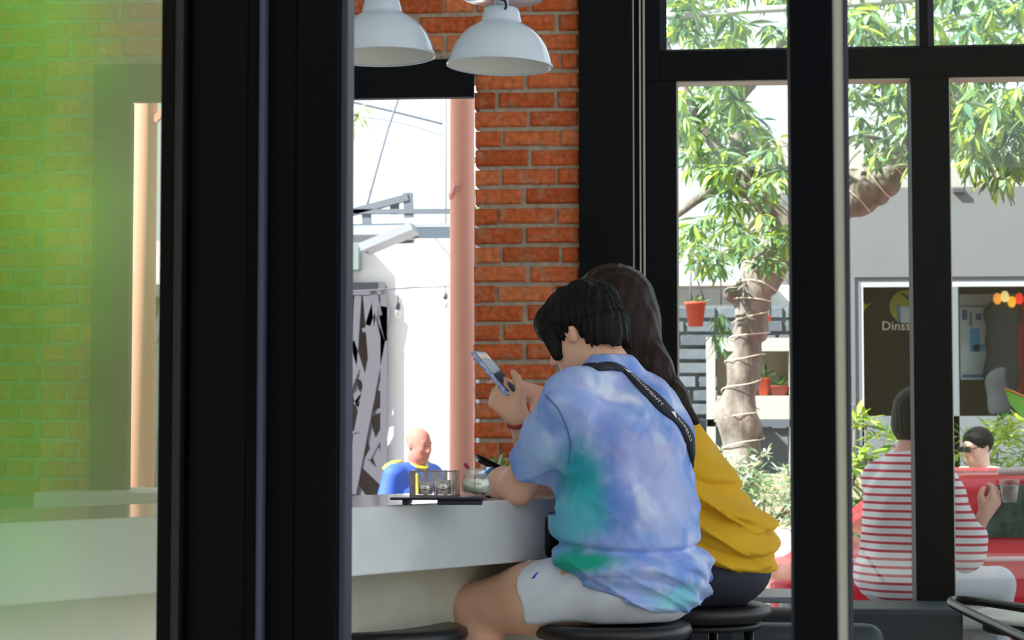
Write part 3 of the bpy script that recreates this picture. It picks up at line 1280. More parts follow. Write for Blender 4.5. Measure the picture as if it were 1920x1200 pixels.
for i, (q, t, c, g) in enumerate(nrm):
    vv += [q + c * SW + g * .0, q + g * .0015 + c * 0, q - c * SW, q - c * SW - g * .006, q + c * SW - g * .006]
    if i:
        b0, b1 = (i - 1) * 5, i * 5
        for a in range(5):
            ff.append((b0 + a, b0 + (a + 1) % 5, b1 + (a + 1) % 5, b1 + a))
st.add(vv, ff)
strap = st.build('sling_strap', m_strap, man, True)
cum = [0.0]
for i in range(1, len(nrm)):
    cum.append(cum[-1] + (nrm[i][0] - nrm[i - 1][0]).length)


def on_strap(u, v_):
    i = 0
    while i < len(cum) - 2 and cum[i + 1] < u:
        i += 1
    f = (u - cum[i]) / max(1e-6, cum[i + 1] - cum[i])
    q0, q1 = nrm[i], nrm[i + 1]
    q = q0[0].lerp(q1[0], f)
    c = q0[2].lerp(q1[2], f).normalized()
    g = q0[3].lerp(q1[3], f).normalized()
    return q - c * v_ + g * .0028 if False else q + c * v_ + g * .0028


def strap_u(px, py):
    best = min(range(len(nrm)), key=lambda i: (lambda w_: (960 + FPX * (w_ - CAM).dot(cR) / (w_ - CAM).dot(cF) - px) ** 2 + (600 - FPX * (w_ - CAM).dot(cU) / (w_ - CAM).dot(cF) - py) ** 2)(MW @ nrm[i][0]))
    return cum[best]


# sign of the across axis: letters read with their tops towards the upper right edge
up_sign = 1.0 if (MW.to_3x3() @ nrm[12][2]).dot(cR + cU) > 0 else -1.0
for (pa, pb, word) in (((1182, 706), (1240, 757), 'EXPELLIAMENTY'), ((1268, 786), (1292, 822), 'EXPELLI')):
    ua, ub = strap_u(*pa), strap_u(*pb)
    tm = tmp_text(word, 0.0125)
    xs_ = [q.co.x for q in tm.vertices]
    x0, x1 = min(xs_), max(xs_)
    for q in tm.vertices:
        u = ua + (q.co.x - x0) / (x1 - x0) * (ub - ua)
        q.co = on_strap(u, up_sign * (q.co.y - .0062))
    o = obj('lettering', tm, m_print, strap)
    tag(o, 'small white lettering on the strap')
for pc in ((1171, 700), (1260, 776)):
    u = strap_u(*pc)
    o = MB().add([on_strap(u + .014, up_sign * -.009), on_strap(u - .009, up_sign * -.001), on_strap(u + .011, up_sign * .0125)], [(0, 1, 2)]).build('triangle_mark', m_print, strap)
    tag(o, 'white triangle printed on the strap')

# sling bag on the chest, below the table edge
s = SDF((-.2, .05, .82), (.2, .36, 1.12), .006)
bc = ML(1022, 1003, 4.86)
s.rbox(bc + Vector((.06, .0, .0)), (.1, .045, .06), .03, .02)
s.cone(bc + Vector((0, -.01, .03)), bc + Vector((-.015, .0, .05)), .014, .01, .01)
s.cone(bc + Vector((0, -.02, -.02)), bc + Vector((0.01, -.03, -.05)), .018, .014, .015)
obj('sling_bag', s.mesh('sling_bag'), mat('black nylon', (14, 15, 18), .6, bump=.2, bscale=90), man, True)

# thin necklace, wristwatch, bracelet
pts = [Vector((.062 * math.sin(a), .058 - .062 * math.cos(a) * .9, 1.362 - .03 * math.cos(a) * -.25)) for a in [i * 2 * math.pi / 40 for i in range(40)]]
MB().tube(pts, .0018, 6, closed=True).build('necklace', mat('gold chain', (226, 190, 140), .3, metal=.6), man, True)


def ring_on(a, b, t, r, w_, name, m, n=28):
    a, b = Vector(a), Vector(b)
    c = a.lerp(b, t)
    d = (b - a).normalized()
    x = d.orthogonal().normalized()
    y = d.cross(x)
    pts_ = [c + (x * math.cos(i * 2 * math.pi / n) + y * math.sin(i * 2 * math.pi / n)) * r for i in range(n)]
    return MB().tube(pts_, w_, 8, closed=True).build(name, m, man, True), c, d


ring_on(rtw, rwr, .93, .033, .0052, 'bracelet', mat('dark red bead bracelet', (150, 44, 44), .4, bump=.5, bscale=160))
wo, c, d = ring_on(ltw, lwr, .8, .0335, .007, 'watch_strap', mat('black rubber', (16, 18, 28), .5))
up = (MI.to_3x3() @ (Vector((0, 0, .8)) - cR * .6)).normalized()
up = (up - d * up.dot(d)).normalized()
Mx = Matrix((d, up.cross(d), up)).transposed().to_4x4()
Mx.translation = c + up * .036
MB().box((-.018, -.017, -.005), (.018, .017, .007), Mx).build('watch_case', mat('blue glossy glass', (70, 140, 200), .1, coat=.5), wo, bevel=.003)
# eyes
for q in (-1, 1):
    w_ = Wm((q * .03, .0905, .004))
    MB().lathe([(0, -.004), (.0035, -.002), (.0045, 0), (.0035, .002), (0, .004)], 10, w_).build('eye', m_eye, man, True)

# ---- phone in the raised hand
ph = empty('phone', P(929, 700, d=5.0))
tag(ph, 'phone in a blue and white case raised in the hand of the tie-dye person', 'phone')
ax_l = (P(898, 664, d=5.02) - P(955, 732, d=4.98)).normalized()       # long axis
scr = (cR * .92 - cH * .46 + Vector((0, 0, .55)))                        # where the screen looks
scr = (scr - ax_l * scr.dot(ax_l)).normalized()
ax_w = ax_l.cross(scr).normalized()
Mp = Matrix((ax_w, ax_l, scr)).transposed().to_4x4()
Mp.translation = P(929, 700, d=5.0)
ph.matrix_world = Mp
m_case = mat('blue and white patterned case', (48, 104, 196), .35, scale=55, col2=(214, 228, 246))
MB().box((-.037, -.076, -.0065), (.037, .076, .0045)).build('case', m_case, ph, bevel=.005, seg=3)
MB().box((-.032, -.069, .0046), (.032, .069, .0056)).build('screen', mat('phone screen', (52, 58, 78), .08, col2=(96, 104, 124), scale=25), ph)
MB().box((-.03, .046, .0057), (.03, .066, .0061)).build('screen_image', mat('orange picture', (206, 150, 110), .2, col2=(240, 220, 200), scale=60), ph)
MB().box((.006, .042, -.0095), (.03, .068, -.0065)).build('camera_bump', mat('camera black', (14, 14, 18), .2), ph, bevel=.002)

# ---- person in the mustard shirt
O2 = P(1330, 800, d=5.2)
O2.z = 0
wom, WL, WI, WW = person('person', O2, tnor, 'person with long dark hair in a mustard shirt leaning over the counter')
m_must = mat('mustard cotton', (214, 166, 26), .9, var=.06, scale=6, bump=.25, bscale=12)
m_pants = mat('charcoal trousers', (38, 42, 54), .8, var=.1, scale=12, bump=.15, bscale=30)
wh = Vector((0.0, .33, 1.515))
WH = Matrix.Rotation(math.radians(-24), 3, 'X')
wls, wrs = Vector((-.155, .26, 1.255)), Vector((.15, .265, 1.25))
wha = WL(955, 722, 5.42)
wwr = WL(1014, 741, 5.44)
wel = Vector((-.2, .42, 1.09))
wre = Vector((.2, .44, 1.09))
wrw = Vector((.06, .58, 1.06))
s = SDF((-.36, -.22, .02), (.34, .85, 1.68), .005)
Ww = head(s, wh, WH, .95)
s.chain([(0, .2, 1.31), (0, .245, 1.38), (0, .3, 1.46)], [.06, .05, .05], .03)
s.cone((0, 0, .88), (0, .09, 1.05), .11, .1, .05, sc=((1, 0, 0), 1.2))
s.cone((0, .09, 1.05), (0, .19, 1.24), .1, .095, .05, sc=((1, 0, 0), 1.3))
s.cone((-.11, .25, 1.26), (.11, .25, 1.26), .05, .05, .03)
s.chain([wls, wel], [.045, .038], .03)
s.chain([wel, wel.lerp(wwr, .5), wwr], [.037, .034, .024], .015)
hand(s, wwr, wha - wwr, WI.to_3x3() @ (Vector((0, 0, .8)) - cH * .5), +1, scale=.92, fcurl=[(14, 16, 10), (32, 34, 20), (40, 42, 26), (46, 46, 30)], k=.004)
s.chain([wrs, wre], [.045, .038], .03)
s.chain([wre, wre.lerp(wrw, .5), wrw], [.037, .034, .024], .015)
hand(s, wrw, Vector((-.6, .35, 0)), Vector((0, 0, 1)), -1, scale=.92)
for q in (-1, 1):
    hip = Vector((q * .09, .02, .81))
    kn = Vector((q * .1, .44, .775))
    an = Vector((q * .1, .32, .36))
    s.chain([hip, kn], [.08, .055], .03)
    s.chain([kn, kn.lerp(an, .35), an], [.054, .052, .035], .02)
    s.chain([an, an + Vector((0, .06, -.045)), an + Vector((0, .15, -.06))], [.034, .033, .024], .02)
obj('body', s.mesh('body'), m_skin2, wom, True)
# shirt
s = SDF((-.33, -.24, .78), (.33, .5, 1.42), .005)
s.ell((0, -.005, .885), (.18, .168, .13), .04)
s.ell((0, .08, 1.02), (.17, .138, .17), .05, R=rotx(math.radians(-28)))
s.ell((0, .18, 1.17), (.165, .12, .16), .05, R=rotx(math.radians(-28)))
s.cone((-.11, .235, 1.26), (.11, .24, 1.255), .07, .068, .04)
for q, sh_, el_ in ((-1, wls, wel), (1, wrs, wre)):
    s.cone((q * .09, .235, 1.28), (q * .03, .24, 1.335), .05, .045, .03)
    s.cone(sh_, sh_.lerp(el_, .9), .07, .06, .04)
    p_ = sh_.lerp(el_, .8)
    s.cut(p_, (el_ - sh_).normalized(), .006, (np.array(p_) - .1, np.array(p_) + .1))
s.cut((0, 0, .838), (0, .1, -1), .008)
s.cone((0, .24, 1.37), (0, .3, 1.46), .055, .06, .008, 'sub')


def ridge(ph_, p_=4):
    return (1 - np.abs(np.sin(ph_))) ** p_


def wfold(X, Y, Z):
    q = Z - .55 * (Y - .02)
    d = .010 * wav(X, Y, q, 8, 6, 95, .5) * np.clip((1.16 - Z) / .15, 0, 1) + .004 * wav(X, Y, q, -22, 12, 150, 2.2) * np.clip((1.1 - Z) / .15, 0, 1)
    d = d + .004 * wav(X, Y, Z, 18, 14, 50, 1.1)
    ww = np.clip((1.14 - Z) / .1, 0, 1)
    d = d - .010 * ww * ridge((Z - .75 * Y) * 44 + 1.2 * np.sin(X * 11 + Z * 9) + X * 5) + .006 * ww * ridge((Z - .4 * Y) * 61 + X * 14 + 2)
    return d


s.warp(wfold)
obj('shirt', s.mesh('shirt', 2), m_must, wom, True)
s = SDF((-.3, -.26, .3), (.3, .6, .98), .006)
s.ell((0, 0.0, .825), (.17, .158, .11), .04)
for q in (-1, 1):
    hip = Vector((q * .09, .02, .815))
    kn = Vector((q * .1, .44, .78))
    an = Vector((q * .1, .32, .38))
    s.chain([hip, kn, an], [.098, .072, .055], .03)
s.cut((0, 0, .726), (0, 0, -1), .012, ((-.3, -.3, .5), (.3, .2, .78)))
obj('trousers', s.mesh('trousers', 2), m_pants, wom, True)
# hair: cap over the skull and a long fall down the back to the right
s = SDF((-.2, -.1, 1.06), (.3, .52, 1.7), .004)


def WHp(p):
    return np.array(wh) + np.array(WH) @ np.array(p)


s.ell(WHp((0, -.018, .028)), (.092, .112, .1), .02, R=np.array(WH))
s.ell(WHp((0, -.07, -.03)), (.085, .07, .1), .03, R=np.array(WH))
for q in (-1, 1):
    s.cone(WHp((q * .075, .045, .03)), WHp((q * .078, .03, -.12)), .03, .028, .03)
s.ell(WHp((0, .115, -.05)), (.06, .06, .09), .015, 'sub', np.array(WH))
fall = [WL(1168, 560, 5.36), WL(1188, 620, 5.33), WL(1222, 690, 5.28), WL(1266, 745, 5.24), WL(1304, 790, 5.21)]
s.chain(fall, [.078, .064, .05, .031, .011], .03)
fall2 = [WL(1160, 590, 5.37), WL(1172, 640, 5.37), WL(1182, 668, 5.36)]
s.chain(fall2, [.085, .08, .05], .03)


def wst(X, Y, Z):
    u = X * 1.0 + Y * .5
    v_ = Y - X * .3
    return .0011 * np.sin(u * 170 + 1.2 * np.sin(Z * 9)) + .0008 * np.sin(v_ * 210 + 1.1 * np.sin(Z * 12 + 1))


s.warp(wst)
obj('hair', s.mesh('hair', 1), m_hairw, wom, True)
for q in (-1, 1):
    MB().lathe([(0, -.004), (.0035, -.002), (.0045, 0), (.0035, .002), (0, .004)], 10, Ww((q * .03, .0905, .004))).build('eye', m_eye, wom, True)

# ------------------------------------------------------------------ bar stools
m_seat = mat('black leatherette', (20, 22, 26), .35, bump=.1, bscale=120)
m_leg = mat('black tube steel', (24, 25, 28), .35, metal=.3)


def stool(loc, label, rz=0.0, seat_z=0.735):
    e = empty('bar_stool', loc, rz)
    tag(e, label, 'stool', 'black bar stools along the counter')
    z1 = seat_z
    MB().lathe([(0, z1 - .045), (.15, z1 - .045), (.182, z1 - .036), (.19, z1 - .02), (.186, z1 - .006), (.172, z1 + .0), (.1, z1 - .004), (0, z1 - .006)], 48).build('seat', m_seat, e, True)
    MB().lathe([(.0, z1 - .062), (.16, z1 - .062), (.163, z1 - .047), (0, z1 - .046)], 40).build('seat_plate', m_leg, e, True)
    for q in range(4):
        a = math.pi / 4 + q * math.pi / 2
        MB().tube([(.13 * math.cos(a), .13 * math.sin(a), z1 - .06), (.2 * math.cos(a), .2 * math.sin(a), 0.0)], .013, 10).build('leg', m_leg, e, True)
    MB().tube([(.172 * math.cos(a), .172 * math.sin(a), .29) for a in [i * 2 * math.pi / 40 for i in range(40)]], .009, 8, closed=True).build('foot_ring', m_leg, e, True)
    return e


sp = P(1148, 800, d=4.72)
stool((sp.x, sp.y, 0), 'black round bar stool under the person in white shorts', .3)
sp = P(1310, 800, d=5.2)
stool((sp.x, sp.y, 0), 'black round bar stool under the person in charcoal trousers', .5)
sp = P(728, 800, d=4.62)
stool((sp.x, sp.y, 0), 'empty black round bar stool in front of the counter', .1)

# ------------------------------------------------------------------ pendant lamps
m_enam = mat('white enamel', (208, 222, 238), .12, coat=.4)
m_enin = mat('white enamel inside', (226, 228, 226), .35)
m_cord = mat('black cord', (14, 14, 26), .5)


def lamp(c, label, D=.30, tilt=(0, 0)):
    """c: centre of the rim"""
    e = empty('pendant_lamp', c)
    e.rotation_euler = (tilt[0], tilt[1], 0)
    tag(e, label, 'lamp', 'white enamel pendant lamps over the counter')
    R_ = D / 2
    prof = [(R_, 0.0), (R_ + .003, .004), (R_ - .002, .009)]
    dome = [(.985, .010), (.955, .029), (.89, .055), (.80, .077), (.68, .097), (.55, .111), (.46, .118), (.40, .122)]
    prof += [(R_ * a, b) for a, b in dome]
    prof += [(R_ * .39, .127), (R_ * .345, .155), (R_ * .33, .163), (R_ * .28, .167), (0, .168)]
    outer = MB().lathe(prof, 64, close=False).build('lamp_shade', m_enam, e, True)
    ins = [(R_, 0.0)] + [(R_ * a - .005, b - .001) for a, b in dome] + [(0, .121)]
    MB().lathe(ins, 64, close=False).build('shade_lining', m_enin, e, True)
    MB().tube([(R_ * math.cos(a), R_ * math.sin(a), .001) for a in [i * 2 * math.pi / 64 for i in range(64)]], .0032, 8, closed=True).build('rim', m_enam, e, True)
    MB().lathe([(0, .189), (.028, .189), (.112, .191), (.118, .195), (.112, .199), (0, .2)], 48).build('top_disc', m_enam, e, True)
    MB().lathe([(0, .166), (.02, .166), (.02, .23), (.012, .26), (0, .26)], 20).build('socket_cap', m_enam, e, True)
    top = ROOF - c[2]
    MB().tube(catmull([(.014, -.045, .15), (.018, -.06, .162), (.012, -.062, .175), (-.012, -.07, .18), (-.012, -.118, .19), (-.03, -.06, .21), (0, 0, .25), (0, 0, .5)], 5), .0034, 8).build('loop_cord', m_cord, e, True)
    MB().tube([(0, 0, .27), (0, 0, top)], .0034, 8).build('hanging_cord', m_cord, e, True)
    MB().lathe([(0, .02), (.02, .025), (.03, .045), (.026, .07), (.014, .09), (.014, .12), (0, .12)], 24).build('bulb', mat('frosted bulb', (230, 230, 225), .3), e, True)
    return e


lamp(P(937, 124, d=5.5), 'white dome pendant lamp nearer the brick pillar', .297, (0, math.radians(1.8)))
lamp(P(718, 106, d=5.5), 'white dome pendant lamp beside the near door post', .297, (0, math.radians(-1.2)))

# ------------------------------------------------------------------ things on the counter
m_tray = mat('dark tray board', (26, 22, 44), .3)


def on_table(px, py, z=T_TOP):
    return P(px, py, Z=z)


c = P(822, 935.5, Z=T_TOP + .012)
tray = empty('serving_tray', c, TROT * 0 + YAW)
tag(tray, 'dark thin serving tray on short feet at the counter edge', 'tray')
c_ = T_TOP + .012 - c.z
MB().box((-.105, -.075, .0), (.105, .075, .006)).build('board', m_tray, tray, bevel=.002)
for x in (-.07, .0):
    MB().box((x - .008 if x < 0 else x, -.07, -.011), (x + .008 if x < 0 else .1, .07, 0)).build('foot', m_tray, tray, bevel=.002)
zt = T_TOP + .018

# mirror-sided condiment box with clear walls
c = P(816, 930, Z=zt)
bx = empty('condiment_box', c, YAW - .12)
tag(bx, 'shiny metal box with a clear side standing on the tray', 'box')
m_mir = mat('polished steel', (215, 208, 208), .08, metal=1.0, bump=.25, bscale=18)
m_clear = glass_mat('clear glass', .12, .0, (.94, .96, .96))
hw, hd, hh = .052, .03, .058
MB().box((-hw, -hd, 0), (hw, hd, .003)).build('bottom', m_mir, bx)
MB().box((-hw, hd - .002, 0), (hw, hd, hh)).build('back_wall', glass_mat('clear box back', .25, .05, (.95, .93, .94)), bx)
MB().box((-hw, -hd, 0), (-hw + .002, hd, hh)).build('side_wall', m_mir, bx)
MB().box((hw - .002, -hd, 0), (hw, hd, hh)).build('side_wall', m_mir, bx)
MB().box((-hw, -hd, 0), (hw, -hd + .002, hh)).build('front_wall', glass_mat('clear box side', .07, .02, (.97, .97, .98)), bx)
for x in (-.03, -.006, .016, .036):
    MB().box((x, hd - .008, .003), (x + .008, hd - .004, hh)).build('divider', m_mir, bx)
fr = MB()
for z0 in (0, hh - .003):
    fr.box((-hw - .001, -hd - .001, z0), (hw + .001, -hd + .001, z0 + .003))
for x in (-hw, hw):
    fr.box((x - .0015, -hd - .001, 0), (x + .0015, -hd + .001, hh))
fr.build('front_frame', mat('grey edge', (150, 140, 142), .3, metal=.6), bx)
MB().lathe([(0, .004), (.018, .004), (.018, .036), (.016, .036), (.016, .006), (0, .006)], 24, (.02, -.004, 0)).build('tin_cup', m_mir, bx, True)
MB().lathe([(0, .004), (.016, .004), (.016, .032), (.014, .032), (.014, .006), (0, .006)], 24, (-.022, -.002, 0)).build('tin_cup', m_mir, bx, True)

# glass of drink with a red tipped spoon
c = P(893, 931, Z=zt)
gl = empty('glass_bowl', c)
tag(gl, 'round clear glass jar of pale drink beside the resting wrist', 'glass')
MB().lathe([(0, 0), (.022, 0), (.032, .012), (.035, .03), (.03, .046), (.022, .056), (.024, .064), (.0225, .064), (.0205, .056), (.028, .045), (.033, .03), (.03, .013), (.0, .004)], 32).build('jar', m_clear, gl, True)
MB().lathe([(0, .005), (.028, .012), (.032, .028), (.03, .038), (0, .038)], 32).build('drink', mat('milky drink', (206, 204, 190), .3, var=.1, scale=40), gl, True)
c2 = P(893, 931, Z=zt)
spn = empty('spoon', c2)
tag(spn, 'thin spoon with a red tip leaning in the glass jar', 'spoon')
tipw = P(873, 871, d=4.72) - c2
roo = P(902, 922, d=4.75) - c2
MB().tube([roo, tipw], .0022, 8).build('shaft', m_mir, spn, True)
MB().tube([roo.lerp(tipw, .82), roo.lerp(tipw, .9), roo.lerp(tipw, 1.04)], [.003, .0055, .004], 10).build('tip', mat('red tip', (170, 36, 60), .4), spn, True)
# second jar, behind
c = P(925, 925, Z=T_TOP + .001)
g2 = empty('drinking_glass', c)
tag(g2, 'clear drinking glass half hidden behind the resting hand', 'glass')
MB().lathe([(0, 0), (.028, 0), (.034, .075), (.032, .075), (.026, .004), (0, .004)], 32).build('tumbler', m_clear, g2, True)
MB().lathe([(0, .005), (.025, .005), (.03, .05), (0, .05)], 32).build('drink', mat('pale tea', (196, 180, 150), .3), g2, True)
MB().tube([(.0, .0, .02), (.02, .01, .1)], .003, 8).build('straw', mat('white straw', (225, 215, 210), .5), g2, True)
# black phone in the resting hand
pc = P(922, 872, d=4.99)
p2 = empty('phone', pc)
tag(p2, 'slim black phone in the hand resting on the counter', 'phone')
ax_l = (P(902, 861, d=4.98) - P(946, 882, d=5.0)).normalized()
nn = (Vector((0, 0, .75)) - cH * .1 + cR * .5)
nn = (nn - ax_l * nn.dot(ax_l)).normalized()
Mq = Matrix((ax_l.cross(nn), ax_l, nn)).transposed().to_4x4()
Mq.translation = pc
p2.matrix_world = Mq
MB().box((-.032, -.04, -.004), (.032, .045, .004)).build('case', mat('black plastic', (12, 12, 16), .3), p2, bevel=.003)
MB().box((-.028, -.036, .0041), (.028, .041, .0046)).build('screen', mat('dark glass', (16, 18, 30), .05), p2)
# small green leaf garnish plate behind the hand
c = P(946, 923, Z=T_TOP + .001)
pl = empty('leaf_bowl', c)
tag(pl, 'small bowl of green leaves behind the resting hand', 'bowl')
MB().lathe([(0, 0), (.025, 0), (.045, .04), (.047, .052), (.044, .052), (.04, .04), (.02, .005), (0, .005)], 32).build('bowl', mat('dark wood bowl', (58, 40, 34), .4), pl, True)
lf = MB()
for i in range(14):
    a = i * 2.4
    r = .012 + .022 * rnd.random()
    b_ = Vector((r * math.cos(a), r * math.sin(a), .045))
    t_ = b_ + Vector((.02 * math.cos(a), .02 * math.sin(a), .03 + .03 * rnd.random()))
    sd_ = Vector((-math.sin(a), math.cos(a), 0)) * .009
    lf.add([b_, (b_ + t_) / 2 + sd_, t_, (b_ + t_) / 2 - sd_], [(0, 1, 2, 3)])
tag(lf.build('leaves', mat('fresh green', (110, 160, 50), .5, trans=.3), pl), kind='stuff')

# ------------------------------------------------------------------ furniture by the windows
m_bench = mat('dark teal bench', (34, 48, 56), .5, var=.1, scale=4)
bn = empty('bench', (WX(1560, 7.1), 7.1, 0))
tag(bn, 'dark teal bench below the window behind the near door post', 'bench')
xa, xb = WX(1470, 7.1), WX(1795, 7.1)
I_ = Matrix.Translation(-bn.location)
zt_ = P(1680, 1142, Y=7.0).z
MB().box((xa, 7.0, .12), (xb, 7.36, zt_), I_).build('seat_box', m_bench, bn, bevel=.02, seg=4)
MB().box((xa + .03, 7.05, 0), (xb - .03, 7.34, .12), I_).build('plinth', m_black, bn)
# pale-topped low side table left of the bench
st_ = empty('side_table', (WX(1450, 6.4), 6.4, 0))
tag(st_, 'low grey side table beside the rear stool', 'table')
z0 = P(1460, 1118, Y=6.3).z
MB().box((-.40, -.12, z0 - .02), (.2, .2, z0)).build('table_top', mat('grey blue top', (118, 126, 140), .3), st_, bevel=.004)
for x in (-.37, .17):
    for y in (-.09, .17):
        MB().box((x - .012, y - .012, 0), (x + .012, y + .012, z0 - .02)).build('leg', m_leg, st_)
MB().box((-.38, -.1, .04), (.18, .18, z0 - .06)).build('shelf_box', mat('dark box', (30, 32, 44), .5), st_)
# rounded dark armchair back
ac = empty('armchair', P(1590, 1290, Z=0.0) if False else Vector((WX(1575, 5.6), 5.6, 0)))
tag(ac, 'dark armchair with rounded back in front of the teal bench', 'armchair')
zb = P(1600, 1172, Y=5.6).z
s = SDF((-.32, -.2, .0), (.2, .6, .8), .012)
x1 = WX(1656, 5.6) - WX(1575, 5.6)
s.rbox((x1 - .24, .05, zb - .22), (.24, .06, .22), .045, .02)
obj('backrest', s.mesh('backrest'), m_bench, ac, True)
s = SDF((-.5, -.2, .0), (.3, .75, .6), .015)
s.rbox((x1 - .24, .3, .34), (.23, .25, .06), .05, .02)
obj('seat', s.mesh('seat'), m_bench, ac, True)
for x in (x1 - .43, x1 - .05):
    for y in (.05, .48):
        MB().tube([(x, y, .3), (x, y, 0)], .016, 8).build('leg', m_leg, ac, True)

# black bentwood armchair, lower right
zr = .665
bw = empty('bentwood_chair', P(1900, 1150, Z=zr))
bw.location.z = 0
tag(bw, 'black bentwood armchair with a looped rail at the window corner', 'chair')
b0 = bw.location.copy()
m_bw = mat('black lacquer', (6, 6, 9), .35, spec=.25)


def bp_(px, py, z=zr):
    q = P(px, py, Z=z)
    return q - b0


near = [bp_(1990, 1226), bp_(1930, 1202), bp_(1880, 1178), bp_(1835, 1157), bp_(1800, 1140), bp_(1784, 1130), bp_(1792, 1125)]
far = [bp_(1830, 1127), bp_(1880, 1134), bp_(1930, 1142), bp_(1985, 1150), bp_(2040, 1160)]
rail = catmull(near + far, 6)
MB().tube(rail, .0135, 12).build('arm_rail', m_bw, bw, True)
ctr = sum((Vector(q) for q in rail), Vector()) / len(rail)
seat_c = Vector((ctr.x + .1, ctr.y, 0))
MB().lathe([(0, .43), (.2, .43), (.205, .44), (.205, .455), (.19, .462), (0, .458)], 40, seat_c).build('seat', m_bw, bw, True)
for q in range(4):
    a = math.pi / 4 + q * math.pi / 2
    o_ = Vector((math.cos(a), math.sin(a), 0))
    MB().tube([seat_c + o_ * .17 + Vector((0, 0, .44)), seat_c + o_ * .22], .015, 10).build('leg', m_bw, bw, True)
for i in (4, 60):
    if i < len(rail):
        t_ = Vector(rail[i])
        b_ = seat_c + (Vector((t_.x, t_.y, 0)) - seat_c).normalized() * .19 + Vector((0, 0, .45))
        MB().tube([b_, t_], .008, 8).build('spindle', m_bw, bw, True)
# round low table, white top seen inside the loop
tb = P(1935, 1166, Z=.56)
rt = empty('low_table', (tb.x + .25, tb.y + .3, 0))
tag(rt, 'low white topped table behind the bentwood armchair', 'table')
MB().lathe([(0, .54), (.38, .54), (.385, .55), (.38, .56), (0, .56)], 48).build('table_top', mat('white top', (228, 228, 226), .3), rt, True)
MB().lathe([(0, .5), (.36, .5), (.36, .539), (0, .539)], 48).build('apron', m_bw, rt, True)
MB().tube([(0, 0, .5), (0, 0, .02)], .03, 16).build('pedestal', m_bw, rt, True)
MB().lathe([(0, 0), (.22, 0), (.22, .015), (.04, .03), (0, .03)], 32).build('foot', m_bw, rt, True)

# ================================================================== outside
# ---- salmon columns just outside the opening
m_salmon = mat('salmon paint', (252, 184, 164), .6, var=.04, scale=4)


def column(px0, px1, label, Y=9.0):
    x0, x1 = P(px0, 700, Y=Y).x, P(px1, 700, Y=Y).x
    c = Vector(((x0 + x1) / 2, Y, 0))
    e = empty('column', c)
    tag(e, label, 'column', 'salmon columns outside the opening')
    r = (x1 - x0) / 2
    MB().lathe([(r, 0), (r, ROOF - .05)], 40).build('shaft', m_salmon, e, True)
    MB().lathe([(r + .02, 0), (r + .02, .12), (r, .14)], 40).build('foot', m_salmon, e, True)
    return e, r


c1, r1 = column(843, 889, 'salmon painted round column beside the brick pillar')
MB().bar((-r1 + .01, -.02, P(845, 372, Y=9.0).z), (-r1 + .04, -r1 - .02, P(853, 348, Y=9.0).z), .026).build('bracket', mat('pale pink bracket', (244, 170, 160), .6), c1)
c2_, r2 = column(246, 290, 'salmon painted round column beside the black jamb')
MB().bar((r2 - .01, -.02, P(300, 228, Y=9.0).z), (r2 + .05, -.02, P(300, 205, Y=9.0).z), .03).build('bracket', m_salmon, c2_)
struct(MB().box((-3.6, 8.0, ROOF - .05), (7, 8.6, ROOF + .1)), 'eaves', m_ceil, 'pale eaves slab outside the opening', 'eaves')

# ---- white house across the street, lattice gate
YH = 14.0
hx = lambda px, Y=YH: P(px, 800, Y=Y).x
hz = lambda py, px=760, Y=YH: P(px, py, Y=Y).z
struct(MB().box((hx(725), YH, -.47), (hx(1120), YH + .25, hz(448))).box((hx(262), YH, hz(535)), (hx(725), YH + .25, hz(448))).box((hx(-400), YH, -.47), (hx(262), YH + .25, hz(448))),
       'wall_street', m_white, 'sunlit white house wall across the street with a gate opening', 'wall')
struct(MB().box((hx(-100), YH + 1.6, -.47), (hx(800), YH + 1.7, hz(440))).box((hx(-100), YH + .26, hz(455)), (hx(800), YH + 1.6, hz(448))), 'wall_passage', mat('dim brown passage', (86, 74, 70), .9, var=.3, scale=1.5), 'brown wall behind the lattice gate under a roof slab added for shade', 'wall')  # second box is a roof slab added to keep sun off the passage
gt = empty('lattice_gate', (hx(690), YH - .06, -.47))
tag(gt, 'grey metal gate of crossing bars in the white wall', 'gate')
m_gate = mat('grey gate paint', (92, 92, 100), .5)
g0 = Vector((hx(690), YH - .06, -.47))


def gbar(x0, y0, x1, y1, w_=.05, dy=0.0, name='bar'):
    a, b = P(x0, y0, Y=YH - .06 + dy) - g0, P(x1, y1, Y=YH - .06 + dy) - g0
    return MB().bar(a, b, w_, .02, up=(0, 1, 0)).build(name, m_gate, gt)


